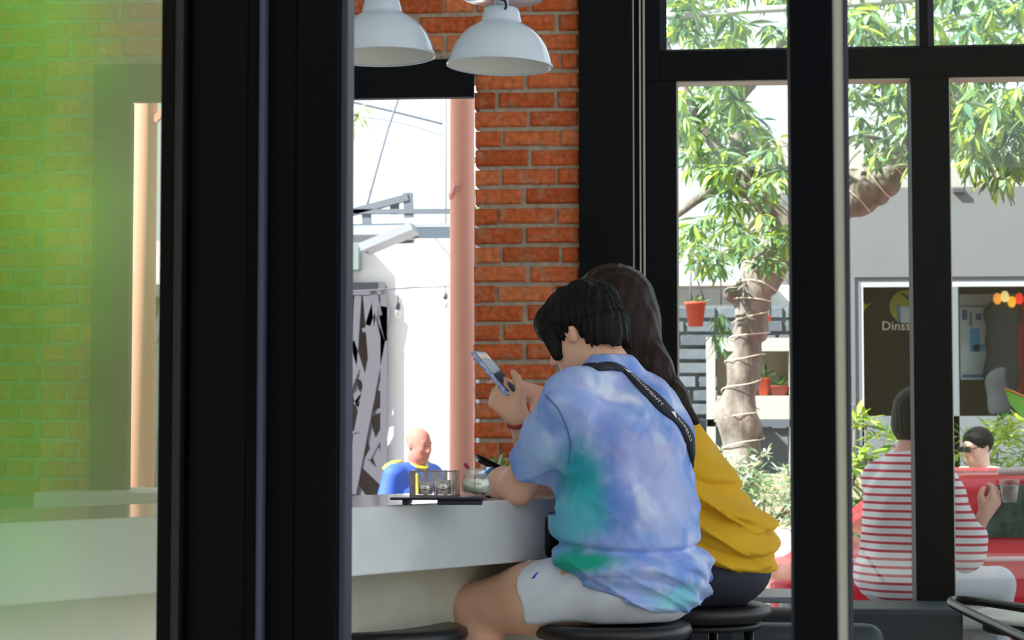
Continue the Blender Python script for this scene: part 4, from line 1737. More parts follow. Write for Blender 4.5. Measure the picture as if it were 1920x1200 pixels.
gbar(270, 545, 723, 541, .09, 0, 'top_rail')
gbar(720, 541, 720, 960, .05, 0, 'frame_post')
gbar(548, 541, 548, 960, .06, 0, 'frame_post')
gbar(272, 541, 272, 960, .06, 0, 'frame_post')
gbar(270, 958, 723, 960, .08, 0, 'bottom_rail')
for i, (a, b, c, d, ww) in enumerate([(722, 575, 655, 925, .1), (688, 545, 702, 720, .06), (650, 690, 722, 730, .055), (668, 735, 722, 900, .06), (655, 700, 690, 800, .05), (700, 545, 722, 640, .05),
                                       (690, 735, 660, 640, .04), (655, 840, 722, 905, .07), (722, 690, 668, 760, .05), (690, 780, 722, 765, .03), (650, 810, 675, 812, .02), (672, 545, 662, 700, .05),
                                       (722, 800, 690, 860, .04), (680, 620, 722, 605, .03), (655, 900, 700, 960, .06), (650, 740, 670, 690, .04), (710, 545, 690, 610, .04),
                                       (280, 560, 312, 720, .05), (305, 640, 276, 800, .06), (280, 780, 312, 900, .05), (310, 560, 290, 640, .04), (274, 850, 310, 760, .05), (285, 900, 300, 700, .04),
                                       (330, 545, 420, 950, .08), (420, 545, 340, 950, .08), (480, 545, 430, 950, .06), (540, 560, 440, 900, .06), (440, 560, 540, 930, .06), (600, 545, 640, 950, .08), (650, 560, 560, 930, .08)]):
    gbar(a, b, c, d, ww, .004 * (i % 5))

# steel awning frame above the gate
aw = empty('awning_frame', P(715, 420, Y=12.8))
a0 = aw.location.copy()
tag(aw, 'grey steel awning frame above the lattice gate', 'awning')
m_steel = mat('grey steel beams', (98, 106, 114), .5)
m_steel2 = mat('pale sheet metal', (150, 156, 164), .5)
m_steel3 = mat('blue grey gutter', (84, 98, 110), .5)


def abar(x0, y0, x1, y1, w_, name='beam', m=None, Y=12.8, Y2=None, h_=None):
    a, b = P(x0, y0, Y=Y) - a0, P(x1, y1, Y=Y2 or Y) - a0
    return MB().bar(a, b, h_ or .06, w_, up=(0, 0, 1)).build(name, m or m_steel, aw)


abar(560, 425, 766, 370, .045)
abar(765, 362, 767, 408, .045, 'post')
abar(540, 398, 900, 396, .03, 'rail')
abar(740, 380, 740, 402, .018, 'strut')
abar(687, 388, 688, 424, .03, 'post')
abar(540, 428, 770, 424, .035, 'beam', m_steel3)
abar(770, 437, 930, 436, .07, 'gutter', m_steel3)
abar(770, 424, 930, 422, .03, 'gutter_lip', m_steel2)
abar(540, 441, 770, 437, .06, 'sheet', m_steel2, h_=.5)
abar(682, 468, 778, 428, .05, 'sloping_sheet', m_steel2, Y=12.4, h_=.35)
abar(682, 460, 682, 474, .02, 'end_cap', m_steel3, Y=12.38)
abar(720, 455, 776, 453, .02, 'rail', m_steel)
MB().box(P(560, 506, Y=13.85) - a0, P(678, 450, Y=13.99) - a0).build('meter_box', mat('grey green box', (120, 134, 130), .6), aw)
abar(560, 398, 560, 1230, .05, 'post', Y=13.0)
abar(895, 396, 895, 1230, .05, 'post', Y=13.0)

# utility pole and cables
up_ = empty('utility_pole', P(833, 800, Y=20))
up_.location.z = -.47
tag(up_, 'thin grey utility pole behind the salmon column', 'pole')
MB().tube([(0, 0, 0), (0, 0, 7)], .022, 10).build('pole_shaft', mat('pale concrete pole', (168, 176, 176), .8), up_, True)
MB().bar((-.3, 0, 5.2), (.3, 0, 5.2), .04).build('crossarm', m_steel, up_)
m_wire = mat('dark cable', (92, 96, 104), .6)


def cable(pts, r, label, Y=None, m=None):
    ps = catmull([P(a, b, Y=q) for a, b, q in pts], 8)
    c = ps[0].copy()
    o = MB().tube([q - c for q in ps], r, 8).build('cable', m or m_wire, None, True, loc=c)
    tag(o, label, 'cable')
    return o


cable([(430, 140, 20), (690, 198, 20), (833, 233, 20)], .012, 'dark overhead cable running down to the utility pole')
cable([(430, 205, 20), (700, 222, 20), (833, 255, 20)], .005, 'fine overhead cable below the darker one in the opening')
cable([(833, -60, 20), (742, 200, 16), (722, 262, 15), (687, 388, 12.8)], .010, 'stay cable slanting above the awning frame')
cable([(1100, 30, 12), (1260, 30, 12), (1400, 20, 12), (1560, 10, 12), (1760, -6, 12), (2100, -40, 12)], .022, 'thick pale twisted cable crossing the upper windows', m=mat('pale cable', (190, 190, 186), .5))
# string light
sl = empty('string_light', P(745, 541, Y=13.4))
tag(sl, 'string light with a hanging bulb on the white wall', 'light')
s0 = sl.location.copy()
MB().tube([q - s0 for q in catmull([P(640, 548, Y=13.4), P(745, 541, Y=13.4), P(820, 538, Y=13.4), P(900, 536, Y=13.4)], 6)], .005, 6).build('wire', m_wire, sl, True)
for bx_, by_ in ((746, 541), (835, 522)):
    q = P(bx_, by_, Y=13.4) - s0
    MB().tube([q, q - Vector((0, 0, .1))], .004, 6).build('drop_wire', m_wire, sl, True)
    MB().lathe([(0, -.1), (.014, -.1), (.018, -.12), (.016, -.145), (0, -.145)], 12, q).build('socket', m_wire, sl, True)
    MB().lathe([(0, -.145), (.012, -.15), (.022, -.175), (.016, -.2), (0, -.21)], 14, q).build('bulb', mat('clear bulb', (232, 232, 226), .15), sl, True)


# ---- leaves
def leaf_verts(L=.17, Wd=.042, droop=.25):
    pts = []
    for t, wv in ((0, .1), (.22, .75), (.5, 1), (.78, .62), (1, .02)):
        zc = -droop * t * t * L
        for sgn in (-1, 0, 1):
            pts.append((sgn * wv * Wd / 2, t * L, zc + (.006 if sgn else 0)))
    fs = []
    for i in range(4):
        for j in range(2):
            a = i * 3 + j
            fs.append((a, a + 1, a + 4, a + 3))
    return np.array(pts), fs


def leaf_cloud(name, mats, parent, mats_idx, kind='stuff'):
    """one mesh from many leaf matrices; mats: list of (4x4, variant)"""
    base, fs = leaf_verts()
    V = np.concatenate([base @ np.array(Mx)[:3, :3].T + np.array(Mx)[:3, 3] for Mx in mats])
    n = len(base)
    F = np.array(fs)
    Q = np.concatenate([F + i * n for i in range(len(mats))])
    me = bpy.data.meshes.new(name)
    me.vertices.add(len(V))
    me.vertices.foreach_set('co', V.astype(np.float32).ravel())
    me.loops.add(Q.size)
    me.loops.foreach_set('vertex_index', Q.astype(np.int32).ravel())
    me.polygons.add(len(Q))
    me.polygons.foreach_set('loop_start', np.arange(0, Q.size, 4, dtype=np.int32))
    for m in mats_idx:
        me.materials.append(m)
    mi = np.repeat(np.array([rnd.randrange(len(mats_idx)) for _ in mats], dtype=np.int32), len(fs))
    me.polygons.foreach_set('material_index', mi)
    me.polygons.foreach_set('use_smooth', np.ones(len(Q), dtype=bool))
    me.update()
    o = obj(name, me, None, parent)
    return tag(o, kind=kind)


def rosette(c, n, size, up_bias=.0, droop=.0, rr=rnd):
    out = []
    ph_ = rr.random() * 6.28
    for i in range(n):
        a = ph_ + i * 2.4 + rr.uniform(-.3, .3)
        el = rr.uniform(-.9, .5) + up_bias
        yd = Vector((math.cos(a) * math.cos(el), math.sin(a) * math.cos(el), math.sin(el) - droop)).normalized()
        x = yd.cross(Vector((0, 0, 1)))
        if x.length < 1e-3:
            x = Vector((1, 0, 0))
        x.normalize()
        x = Matrix.Rotation(rr.uniform(-.7, .7), 3, yd) @ x
        z_ = x.cross(yd)
        sc = size * rr.uniform(.65, 1.15)
        Mx = Matrix((x * sc, yd * sc, z_ * sc)).transposed().to_4x4()
        Mx.translation = Vector(c) + yd * rr.uniform(0, .03)
        out.append(Mx)
    return out


m_leafs = [mat('mango leaf green', (112, 146, 92), .3, trans=.35), mat('mango leaf deep', (88, 124, 96), .28, trans=.25), mat('mango leaf lime', (166, 190, 96), .35, trans=.45), mat('mango leaf grey green', (128, 152, 128), .28, trans=.25)]

# ---- mango tree by the street
tree = empty('mango_tree', P(1388, 1010, d=12.3))
tree.location.z = -.47
t0 = tree.location.copy()
tag(tree, 'mango tree with a leaning trunk wound with a light string', 'tree')
m_bark = mat('grey brown bark', (96, 89, 84), .95, scale=9, bump=1.0, bscale=26, stretch=(1, 1, .5), col2=(150, 142, 134))


def tp(px, py, d=12.3):
    return P(px, py, d=d) - t0


trunk_pts = [(1390, 1150), (1390, 1000), (1388, 880), (1388, 800), (1396, 700), (1405, 620), (1408, 560), (1432, 510), (1475, 462), (1540, 412), (1610, 362), (1668, 308), (1730, 250), (1800, 180), (1860, 90)]
trunk_r = [42, 37, 35, 33, 27, 26, 28, 31, 33, 34, 34, 30, 22, 18, 14]
tps = [tp(a, b) for a, b in trunk_pts]
s = SDF(np.min([np.array(q) for q in tps], 0) - .25, np.max([np.array(q) for q in tps], 0) + .25, .016)
s.chain(tps, [r * 12.3 / FPX for r in trunk_r], .06)
s.ell(tp(1370, 552), (.06, .08, .05), .05)
s.ell(tp(1372, 775), (.1, .12, .12), .06)
s.ell(tp(1640, 345), (.17, .14, .12), .06)
s.warp(lambda X, Y, Z: .012 * wav(X, Y, Z, 14, 9, 6, .3) + .009 * wav(X, Y, Z, 41, -32, 12, 1.2))
trunk_sdf = s
obj('trunk', s.mesh('trunk', 1), m_bark, tree, True)
for pts_, r_ in (([(1490, 445), (1450, 400), (1400, 340), (1380, 250), (1370, 100)], [30, 22, 18, 15, 10]), ([(1410, 360), (1350, 352), (1310, 372), (1270, 402), (1230, 420)], [14, 12, 9, 7, 4]),
                 ([(1545, 410), (1510, 350), (1480, 323), (1400, 330), (1360, 345)], [20, 13, 9, 7, 5]), ([(1690, 285), (1650, 262), (1615, 255), (1580, 262)], [9, 5, 4, 3]),
                 ([(1400, 330), (1330, 260), (1290, 180), (1240, 60)], [14, 11, 8, 5]), ([(1730, 250), (1820, 230), (1900, 200), (2000, 190)], [16, 12, 8, 5]), ([(1372, 200), (1440, 120), (1500, 40), (1580, -60)], [12, 9, 6, 4])):
    MB().tube(catmull([tp(a, b) for a, b in pts_], 5), [q * 12.3 / FPX for q in np.interp(np.linspace(0, len(r_) - 1, (len(pts_) - 1) * 5 + 1), range(len(r_)), r_)], 10).build('branch', m_bark, tree, True)
# light string wound round the trunk
ws = []
ax_pts = catmull(tps[2:12], 10)
for i, q in enumerate(ax_pts):
    a = i * 1.15
    t_ = (ax_pts[min(i + 1, len(ax_pts) - 1)] - ax_pts[max(i - 1, 0)]).normalized()
    x = t_.cross(Vector((0, 1, 0))).normalized()
    y = t_.cross(x)
    p_ = q + (x * math.cos(a) + y * math.sin(a)) * .14
    ws.append(trunk_sdf.project(p_, .012) if trunk_sdf.inside(p_) else p_)
MB().tube(catmull(ws, 3), .0036, 6).build('light_string', mat('cream light string', (228, 214, 196), .6), tree, True)

# crown: nearest leaves one by one, the rest as one mass
rl = random.Random(11)
mass, single = [], []


def fill(px0, px1, py0, py1, d0, d1, n, size, dens=9, droop=.25, to=mass, ell_=True):
    for _ in range(n):
        for _t in range(20):
            u, v_ = rl.uniform(-1, 1), rl.uniform(-1, 1)
            if not ell_ or u * u + v_ * v_ < 1:
                break
        px, py = (px0 + px1) / 2 + u * (px1 - px0) / 2, (py0 + py1) / 2 + v_ * (py1 - py0) / 2
        c = tp(px, py, rl.uniform(d0, d1))
        to += rosette(c, dens, size, droop=droop, rr=rl)


fill(1262, 1420, 130, 330, 11.6, 13.2, 76, 0.84)
fill(1330, 1480, 230, 420, 11.6, 12.8, 49, 0.76)
fill(1262, 1400, 400, 510, 11.8, 13.0, 45, 0.68)
fill(1390, 1490, 390, 500, 11.3, 12.0, 19, 0.72)
fill(1240, 1560, -90, 110, 11.6, 13.4, 114, 0.84, ell_=False)
fill(1560, 1960, -90, 100, 11.2, 13.2, 114, 0.88, ell_=False)
fill(1590, 1720, 110, 300, 11.6, 13.0, 38, 0.76)
fill(1660, 1800, 110, 320, 11.4, 12.8, 45, 0.84)
fill(1800, 1990, 90, 300, 11.4, 12.6, 64, 0.92, droop=.5)
fill(1790, 1960, 150, 335, 10.6, 11.2, 41, 0.92, dens=10, droop=.6, to=single)
fill(1560, 1900, 5, 60, 10.8, 11.3, 11, 0.88, dens=8, to=single)
fill(1420, 1480, 250, 360, 11.0, 11.4, 5, 0.80, dens=8, to=single)
leaf_cloud('foliage', mass + single[300:], tree, m_leafs)
lm = []
for m_ in m_leafs:
    b_, f_ = leaf_verts()
    me = bpy.data.meshes.new('leaf')
    me.from_pydata([tuple(q) for q in b_], [], f_)
    me.materials.append(m_)
    me.polygons.foreach_set('use_smooth', [True] * len(me.polygons))
    lm.append(me)
for i, Mx in enumerate(single[:300]):
    o = bpy.data.objects.new('leaf', lm[rl.randrange(len(lm))])
    COL.objects.link(o)
    o.parent = tree
    o.matrix_local = Mx

# pale branch tips seen through the opening
tw = empty('leafy_branch', P(640, 205, Y=13.0))
tag(tw, 'pale leafy branch tip hanging by the near door post', 'branch')
w0 = tw.location.copy()
MB().tube([q - w0 for q in (P(560, 1240, Y=13), P(562, 700, Y=13), P(570, 300, Y=13), P(600, 190, Y=13), P(640, 200, Y=13), P(672, 218, Y=13))], [.06, .05, .03, .015, .01, .006], 8).build('twig', m_bark, tw, True)
ms = []
for a, b in ((672, 215), (662, 232), (680, 200), (650, 215), (640, 190)):
    ms += rosette(P(a, b, Y=13) - w0, 6, .7, droop=.2, rr=rl)
leaf_cloud('leaves', ms, tw, [mat('pale leaf', (170, 184, 160), .4, trans=.4)])

# vine behind the column
vn = empty('climbing_plant', P(888, 330, Y=9.6))
tag(vn, 'green climbing plant between salmon column and brick pillar', 'plant')
v0 = vn.location.copy()
MB().tube([P(886, 240, Y=9.6) - v0, P(889, 420, Y=9.6) - v0, P(892, 1380, Y=9.6) - v0], .006, 6).build('stem', m_bark, vn, True)
ms = []
for i in range(10):
    ms += rosette(P(887 + rl.uniform(-3, 5), rl.uniform(260, 400), Y=9.6) - v0, 4, .35, rr=rl)
leaf_cloud('leaves', ms, vn, [mat('bright leaf', (140, 176, 60), .4, trans=.4)])

# ---- grey house with a shop window, far right
YS = 17.0
m_greyw = mat('grey house paint', (112, 113, 115), .85, var=.04, scale=2)
m_beigew = mat('pale upper wall', (168, 164, 156), .85, var=.03, scale=2)
sx = lambda px: P(px, 800, Y=YS).x
sz = lambda py: P(1750, py, Y=YS).z
struct(MB().box((sx(1470), YS, -.47), (sx(1605), YS + .3, sz(351))).box((sx(1605), YS, sz(519)), (sx(2500), YS + .3, sz(351))).box((sx(2120), YS, -.47), (sx(2500), YS + .3, sz(519))),
       'wall_shop', m_greyw, 'grey house wall above the shop window', 'wall')
struct(MB().box((sx(1400), YS + .4, sz(490)), (sx(1720), YS + .7, sz(250))).box((sx(1720), YS + .4, sz(400)), (sx(2500), YS + .7, sz(300))), 'wall_upper', m_beigew, 'pale upper wall behind the grey house front', 'wall')
struct(MB().box((sx(1420), YS + 3.4, 0), (sx(1500), YS + 3.8, sz(140))).box((sx(1500), YS + 3.5, 0), (sx(1700), YS + 3.8, sz(195))), 'wall_far', mat('pale blue far wall', (190, 196, 206), .9), 'pale house walls far behind the leaves', 'wall')
MB().box((sx(1792), YS - .05, sz(362)), (sx(1813), YS, sz(355))).build('wall_vent', mat('dark vent', (70, 72, 74), .7), None)
tag(bpy.data.objects['wall_vent'], 'small dark vent slot on the grey house wall', 'vent')
w2 = empty('window_2', (sx(1800), YS, -.47))
tag(w2, 'shop window in the grey house across the street', 'window', kind='structure')
I2 = Matrix.Translation(-w2.location)
m_sf = mat('grey shop frame', (118, 122, 128), .5)
m_sl = mat('pale shop frame', (196, 200, 200), .4)
for x0, x1, z0, z1, m_, nm in ((1605, 1618, 900, 519, m_sf, 'frame'), (1618, 2110, 529, 519, m_sf, 'frame'), (1618, 2110, 537, 529, m_sl, 'bead'), (1617, 1621, 900, 537, m_sl, 'bead'),
                               (2106, 2120, 900, 519, m_sf, 'frame'), (1788, 1800, 900, 537, m_sf, 'mullion'), (1618, 2110, 1010, 780, m_sf, 'bottom_panel')):
    MB().box((sx(x0), YS + .02, sz(z0)), (sx(x1), YS + .1, sz(z1)), I2).build(nm, m_, w2)
MB().box((sx(1620), YS + .055, sz(790)), (sx(2106), YS + .061, sz(537)), I2).build('pane', glass_mat('shop pane', .02, .0, (.9, .92, .92)), w2)
tm = tmp_text('Dinssi', .11)
lt = obj('shop_lettering', tm, mat('faint grey print', (92, 84, 78), .8), w2)
lt.rotation_euler = (math.pi / 2, 0, 0)
lt.location = Vector((sx(1686), YS + .05, sz(618))) - w2.location
# room behind the shop pane
struct(MB().box((sx(1560), YS + 2.2, -.47), (sx(2160), YS + 2.3, sz(480))).box((sx(1560), YS + .3, -.47), (sx(1600), YS + 2.2, sz(480))).box((sx(1560), YS + .3, sz(500)), (sx(2160), YS + 2.2, sz(490))),
       'wall_shop_inside', mat('brown shop room', (84, 70, 64), .9, var=.25, scale=1.2), 'dim brown room behind the shop pane', 'wall')
YI = YS + .6
ix = lambda px: P(px, 800, Y=YI).x
iz = lambda py: P(1750, py, Y=YI).z


def disc(cx, cy, r, y, n=40, a0_=0, a1_=2 * math.pi):
    return [(cx + r * math.cos(a0_ + (a1_ - a0_) * i / n), cy + r * math.sin(a0_ + (a1_ - a0_) * i / n)) for i in range(n)]


sg_ = empty('round_sign', (ix(1702), YI, iz(575)))
tag(sg_, 'round yellow sign with a white square in the shop window', 'sign')
R0 = 31 * YI / FPX
MB().prism(disc(0, 0, R0, 0), -.01, .01).build('sign_disc', mat('mustard sign', (196, 180, 60), .5), sg_)
MB().prism([(-.06, .0), (.07, .0), (.04, -.14), (-.05, -.14)], -.016, -.01).build('white_panel', mat('sign white', (224, 226, 230), .5), sg_)
MB().prism([(-.085, .02), (-.06, .02), (-.05, -.14), (-.075, -.14)], -.016, -.01).build('blue_panel', mat('sign blue', (60, 150, 190), .5), sg_)
MB().prism([(-.06, .12), (-.02, .12), (.12, .0), (.12, -.03), (.06, .03)], -.018, -.01).build('dark_band', mat('sign dark', (80, 76, 76), .5), sg_)
yl = empty('yellow_leaf_ornament', (ix(1622), YI, iz(572)))
tag(yl, 'small yellow ornament at the corner of the shop window', 'ornament')
MB().prism([(-.02, .05), (.02, 0), (.07, .03), (.02, -.02), (-.02, -.08), (-.03, -.02)], -.01, .01).build('petal', mat('yellow ornament', (222, 216, 60), .5), yl)

po = empty('poster', (ix(1828), YI + .1, iz(640)))
tag(po, 'pale poster with blue patches standing in the shop window', 'poster')
px2 = lambda a: P(a, 800, Y=YI + .1).x - po.location.x
pz2 = lambda b: P(1830, b, Y=YI + .1).z - po.location.z
MB().box((px2(1802), -.01, pz2(712)), (px2(1912), .01, pz2(552))).build('sheet', mat('poster white', (206, 208, 210), .6, var=.15, scale=4), po)
for x0, y0, x1, y1, cc in ((1820, 660, 1838, 616, (60, 160, 214)), (1826, 658, 1846, 646, (50, 150, 210)), (1805, 708, 1912, 702, (60, 120, 170)), (1806, 600, 1816, 580, (90, 96, 150)), (1832, 600, 1842, 588, (70, 80, 130)), (1846, 598, 1856, 584, (50, 90, 160)), (1820, 612, 1824, 585, (90, 130, 140)), (1802, 576, 1850, 572, (110, 130, 136))):
    MB().box((px2(x0), -.014, pz2(y0)), (px2(x1), -.01, pz2(y1))).build('patch', mat('poster patch %d %d' % (x0, y0), cc, .6), po)
# dark figure-like dress form
dfm = empty('dress_form', (ix(1880), YI + -.1, iz(780)))
tag(dfm, 'dark dress form in front of the poster in the shop window', 'mannequin')
s = SDF((-.4, -.25, 0), (.4, .25, 1.3), .02)
q_ = lambda a, b: P(a, b, Y=YI - .1) - dfm.location
s.chain([q_(1880, 765), q_(1878, 700), q_(1878, 640), q_(1880, 590)], [.13, .14, .12, .15], .06, sc=((0, 1, 0), .6))
s.chain([q_(1862, 590), q_(1898, 588)], [.08, .08], .05)
obj('torso', s.mesh('torso'), mat('dark form cloth', (58, 60, 66), .8), dfm, True)
MB().tube([q_(1880, 770), q_(1880, 880)], .02, 10).build('stand', m_sf, dfm, True)
cu_ = empty('red_curtain', (ix(1930), YI - .15, iz(790)))
tag(cu_, 'dark red curtain at the right of the shop window', 'curtain')
cv, cf = [], []
for i in range(41):
    xx = -.12 + i * .02
    yy = .025 * math.sin(i * 1.1)
    cv += [(xx, yy, -.6), (xx, yy, iz(560) - iz(790))]
    if i:
        cf.append((2 * i - 2, 2 * i, 2 * i + 1, 2 * i - 1))
MB().add(cv, cf).build('cloth', mat('red curtain', (140, 40, 44), .8), cu_, True)
for i, (a, b, cc, nm) in enumerate(((1870, 560, (240, 150, 60), 'orange'), (1884, 556, (226, 200, 130), 'cream'), (1897, 566, (240, 170, 50), 'amber'), (1911, 560, (232, 50, 40), 'red'))):
    c = P(a, b, Y=YI - .2)
    o = MB().lathe([(0, -.05), (.02, -.045), (.034, -.02), (.036, 0), (.034, .02), (.02, .045), (0, .05)], 16).build('paper_lantern', emis_mat('lantern %s' % nm, cc, .9), None, True, loc=c)
    tag(o, 'small glowing %s lantern at the top of the shop window' % nm, 'lantern', 'lanterns in the shop window')

# ---- stone wall, plant shelf and pots left of the trunk
YG = 15.0
gx = lambda px, Y=YG: P(px, 800, Y=Y).x
gz = lambda py, Y=YG: P(1380, py, Y=Y).z
m_gst = mat('grey wall joint', (112, 118, 122), .95)
gw = struct(MB().box((gx(1180), YG, -.47), (gx(1560), YG + .3, gz(572))), 'wall_garden', m_gst, 'grey stone garden wall behind the tree trunk', 'wall')
m_stone = mat('grey stone block', (100, 108, 116), .9, var=.2, scale=5, objrand=.22, bump=.3, bscale=14)
r_ = 0
zz = gz(572) - .105
sm = []
for L_ in (.22, .31, .17):
    sm.append((L_, MB().add([(0, .05, 0), (L_, .05, 0), (L_, .05, .09), (0, .05, .09), (.01, 0, .01), (L_ - .01, 0, .008), (L_ - .012, 0, .08), (.01, 0, .082)],
                            [(0, 1, 5, 4), (1, 2, 6, 5), (2, 3, 7, 6), (3, 0, 4, 7), (4, 5, 6, 7)]).mesh('stone_block')))
for L_, me in sm:
    me.materials.append(m_stone)
while zz > gz(815):
    x = gx(1182) + rl.uniform(0, .06)
    while x < gx(1535):
        L_, me = sm[rl.randrange(3)]
        o = bpy.data.objects.new('stone_block', me)
        COL.objects.link(o)
        o.parent = gw
        o.location = (x, YG - .03 + rl.uniform(-.008, .008), zz)
        x += L_ + .015
    zz -= .105
struct(MB().box((gx(1180), YG + .6, -.47), (gx(1560), YG + .9, gz(535, YG + .6))), 'wall_white_house', m_white, 'white wall above the stone garden wall', 'wall')
roof_ = MB().box((gx(1180), YG + .3, gz(530)), (gx(1460), YG + 1.2, gz(524)))
struct(roof_, 'roof_edge', mat('pinkish roof edge', (206, 186, 178), .8), 'pale roof edge above the stone garden wall', 'roof')

sh_ = empty('plant_shelf', P(1400, 790, Y=14.3))
tag(sh_, 'white plant shelf behind the tree trunk', 'shelf')
h0 = sh_.location.copy()
m_shw = mat('white shelf paint', (186, 182, 174), .6)


def sbox(x0, y0, x1, y1, Y0, Y1, nm, m=m_shw):
    a, b = P(x0, y0, Y=Y0), P(x1, y1, Y=Y0)
    return MB().box((a.x - h0.x, Y0 - h0.y, b.z - h0.z), (b.x - h0.x, Y1 - h0.y, a.z - h0.z)).build(nm, m, sh_)


for i_, (a, b, c, d) in enumerate(((1325, 632, 1344, 786), (1480, 632, 1500, 786))):
    sbox(a, b, c, 1230, 14.3, 14.6, 'post')
sbox(1344, 634, 1480, 658, 14.3, 14.6, 'top_board')
sbox(1344, 742, 1480, 786, 14.3, 14.6, 'bottom_board')
sbox(1344, 658, 1480, 742, 14.6, 14.62, 'back_panel', mat('shelf back', (176, 170, 150), .8))
sbox(1325, 786, 1500, 800, 14.3, 14.6, 'base_board', mat('dark shelf base', (88, 94, 104), .8))
m_terra = mat('terracotta red', (206, 82, 58), .7, var=.08, scale=10)


def pot(px, py, Y, r, h, label, m=None, plant=None, hang=False):
    c = P(px, py, Y=Y)
    e = empty('plant_pot', c)
    tag(e, label, 'plant pot')
    MB().lathe([(0, 0), (r * .72, 0), (r, h), (r * 1.08, h), (r * 1.08, h * 1.12), (r * .9, h * 1.12), (r * .88, h * .95), (0, h * .95)], 28).build('pot', m or m_terra, e, True)
    if plant:
        ms_ = []
        for i in range(plant[0]):
            ms_ += rosette((rl.uniform(-.4, .4) * r, rl.uniform(-.4, .4) * r, h), 4, plant[1], up_bias=plant[2], rr=rl)
        leaf_cloud('leaves', ms_, e, [m_leafs[1], m_leafs[0]])
    if hang:
        top_ = P(hang[0], hang[1], Y=Y) - c
        for a in (0, 2.1, 4.2):
            MB().tube([(r * math.cos(a), r * math.sin(a), h), top_], .006, 6).build('hanger_wire', m_wire, e, True)
    return e


pot(1304, 612, 13.6, .07, .15, 'red hanging plant pot in front of the stone wall', plant=(4, .5, .8), hang=(1296, 490))
pot(1432, 741, 14.42, .045, .11, 'slim red plant pot on the white shelf', plant=(3, .8, 1.2))
pot(1462, 741, 14.42, .08, .06, 'wide brown red plant bowl on the white shelf', m=mat('dark terracotta', (140, 62, 52), .7), plant=(4, .5, 1.0))
pot(1440, 604, 14.4, .02, .045, 'tiny red hanging pot right of the trunk', hang=(1442, 430))
hb = empty('hanging_fern', P(1352, 585, Y=13.7))
tag(hb, 'green trailing fern hanging left of the trunk', 'plant')
MB().tube([(0, 0, .05), (0, 0, .5)], .005, 6).build('hanger_wire', m_wire, hb, True)
ms = []
for i in range(9):
    ms += rosette((rl.uniform(-.05, .05), rl.uniform(-.05, .05), -.03 * i), 5, .65, droop=.9, rr=rl)
leaf_cloud('leaves', ms, hb, [m_leafs[0], m_leafs[1]])

# ---- planter with variegated shrub, beige kerb wall
pz = P(1460, 990, d=11.9).z
pl_ = empty('street_planter', P(1500, 990, d=12.0))
pl_.location.z = -.47
tag(pl_, 'long pale street planter around the tree', 'planter')
q0 = pl_.location.copy()
xa, xb = P(1280, 990, d=11.9).x - q0.x, P(1765, 990, d=11.9).x - q0.x
m_plc = mat('pale planter concrete', (206, 200, 194), .8, var=.05)
MB().box((xa, -.12, 0), (xb, 0, pz + .47)).build('front_wall', m_plc, pl_)
MB().box((xa, .9, 0), (xb, 1.0, pz + .47 + .3)).build('back_wall', mat('beige kerb stone', (186, 176, 150), .85, var=.12, scale=5), pl_)
MB().box((xa, 0, 0), (xb, .9, pz + .47 - .06)).build('soil', mat('soil', (92, 76, 62), .95), pl_)
m_vari = [mat('variegated pale', (214, 226, 214), .4, trans=.3), mat('variegated mid', (170, 196, 176), .4, trans=.3), mat('variegated deep', (112, 150, 128), .4, trans=.3)]
m_lime = [mat('lime frond', (186, 204, 110), .4, trans=.4), mat('yellow green frond', (150, 178, 80), .4, trans=.4), mat('mid frond', (98, 140, 70), .4, trans=.3)]


def bush(name, label, rects, mats_, size, group=None, Y=12.1, dens=6, up=.6):
    cx, cy = rects[0][0], rects[0][3]
    e = empty(name, P(cx, cy, Y=Y))
    tag(e, label, 'shrub', group)
    b0_ = e.location.copy()
    ms_ = []
    for x0, x1, y0, y1, n in rects:
        for _ in range(n):
            c = P(rl.uniform(x0, x1), rl.uniform(y0, y1), Y=Y + rl.uniform(-.15, .3)) - b0_
            ms_ += rosette(c, dens, size * rl.uniform(.7, 1.2), up_bias=up, rr=rl)
    base = P((rects[0][0] + rects[0][1]) / 2, rects[0][3], Y=Y + .1) - b0_
    for _ in range(7):
        c = P(rl.uniform(rects[0][0], rects[0][1]), rl.uniform(rects[0][2], rects[0][3]), Y=Y + .1) - b0_
        MB().tube([base + Vector((rl.uniform(-.05, .05), 0, -.1)), c], .006, 6).build('stem', m_bark, e, True)
    leaf_cloud('leaves', ms_, e, mats_)
    return e


bush('variegated_shrub', 'pale variegated shrub at the foot of the tree', [(1335, 1500, 880, 985, 210), (1345, 1440, 850, 890, 24)], m_vari, .36)
bush('fern_shrub', 'lime green fern left of the striped person', [(1590, 1630, 775, 880, 10), (1640, 1720, 800, 900, 26)], m_lime, .75, Y=12.3)
bush('fern_shrub', 'green shrub behind the sunglasses person', [(1790, 1960, 810, 900, 46), (1860, 1990, 790, 840, 12)], m_lime, .7, Y=12.9)
bush('fern_shrub', 'dark green shrub low behind the red car', [(1500, 1640, 850, 960, 36)], [m_lime[2], m_leafs[1]], .7, Y=12.6)
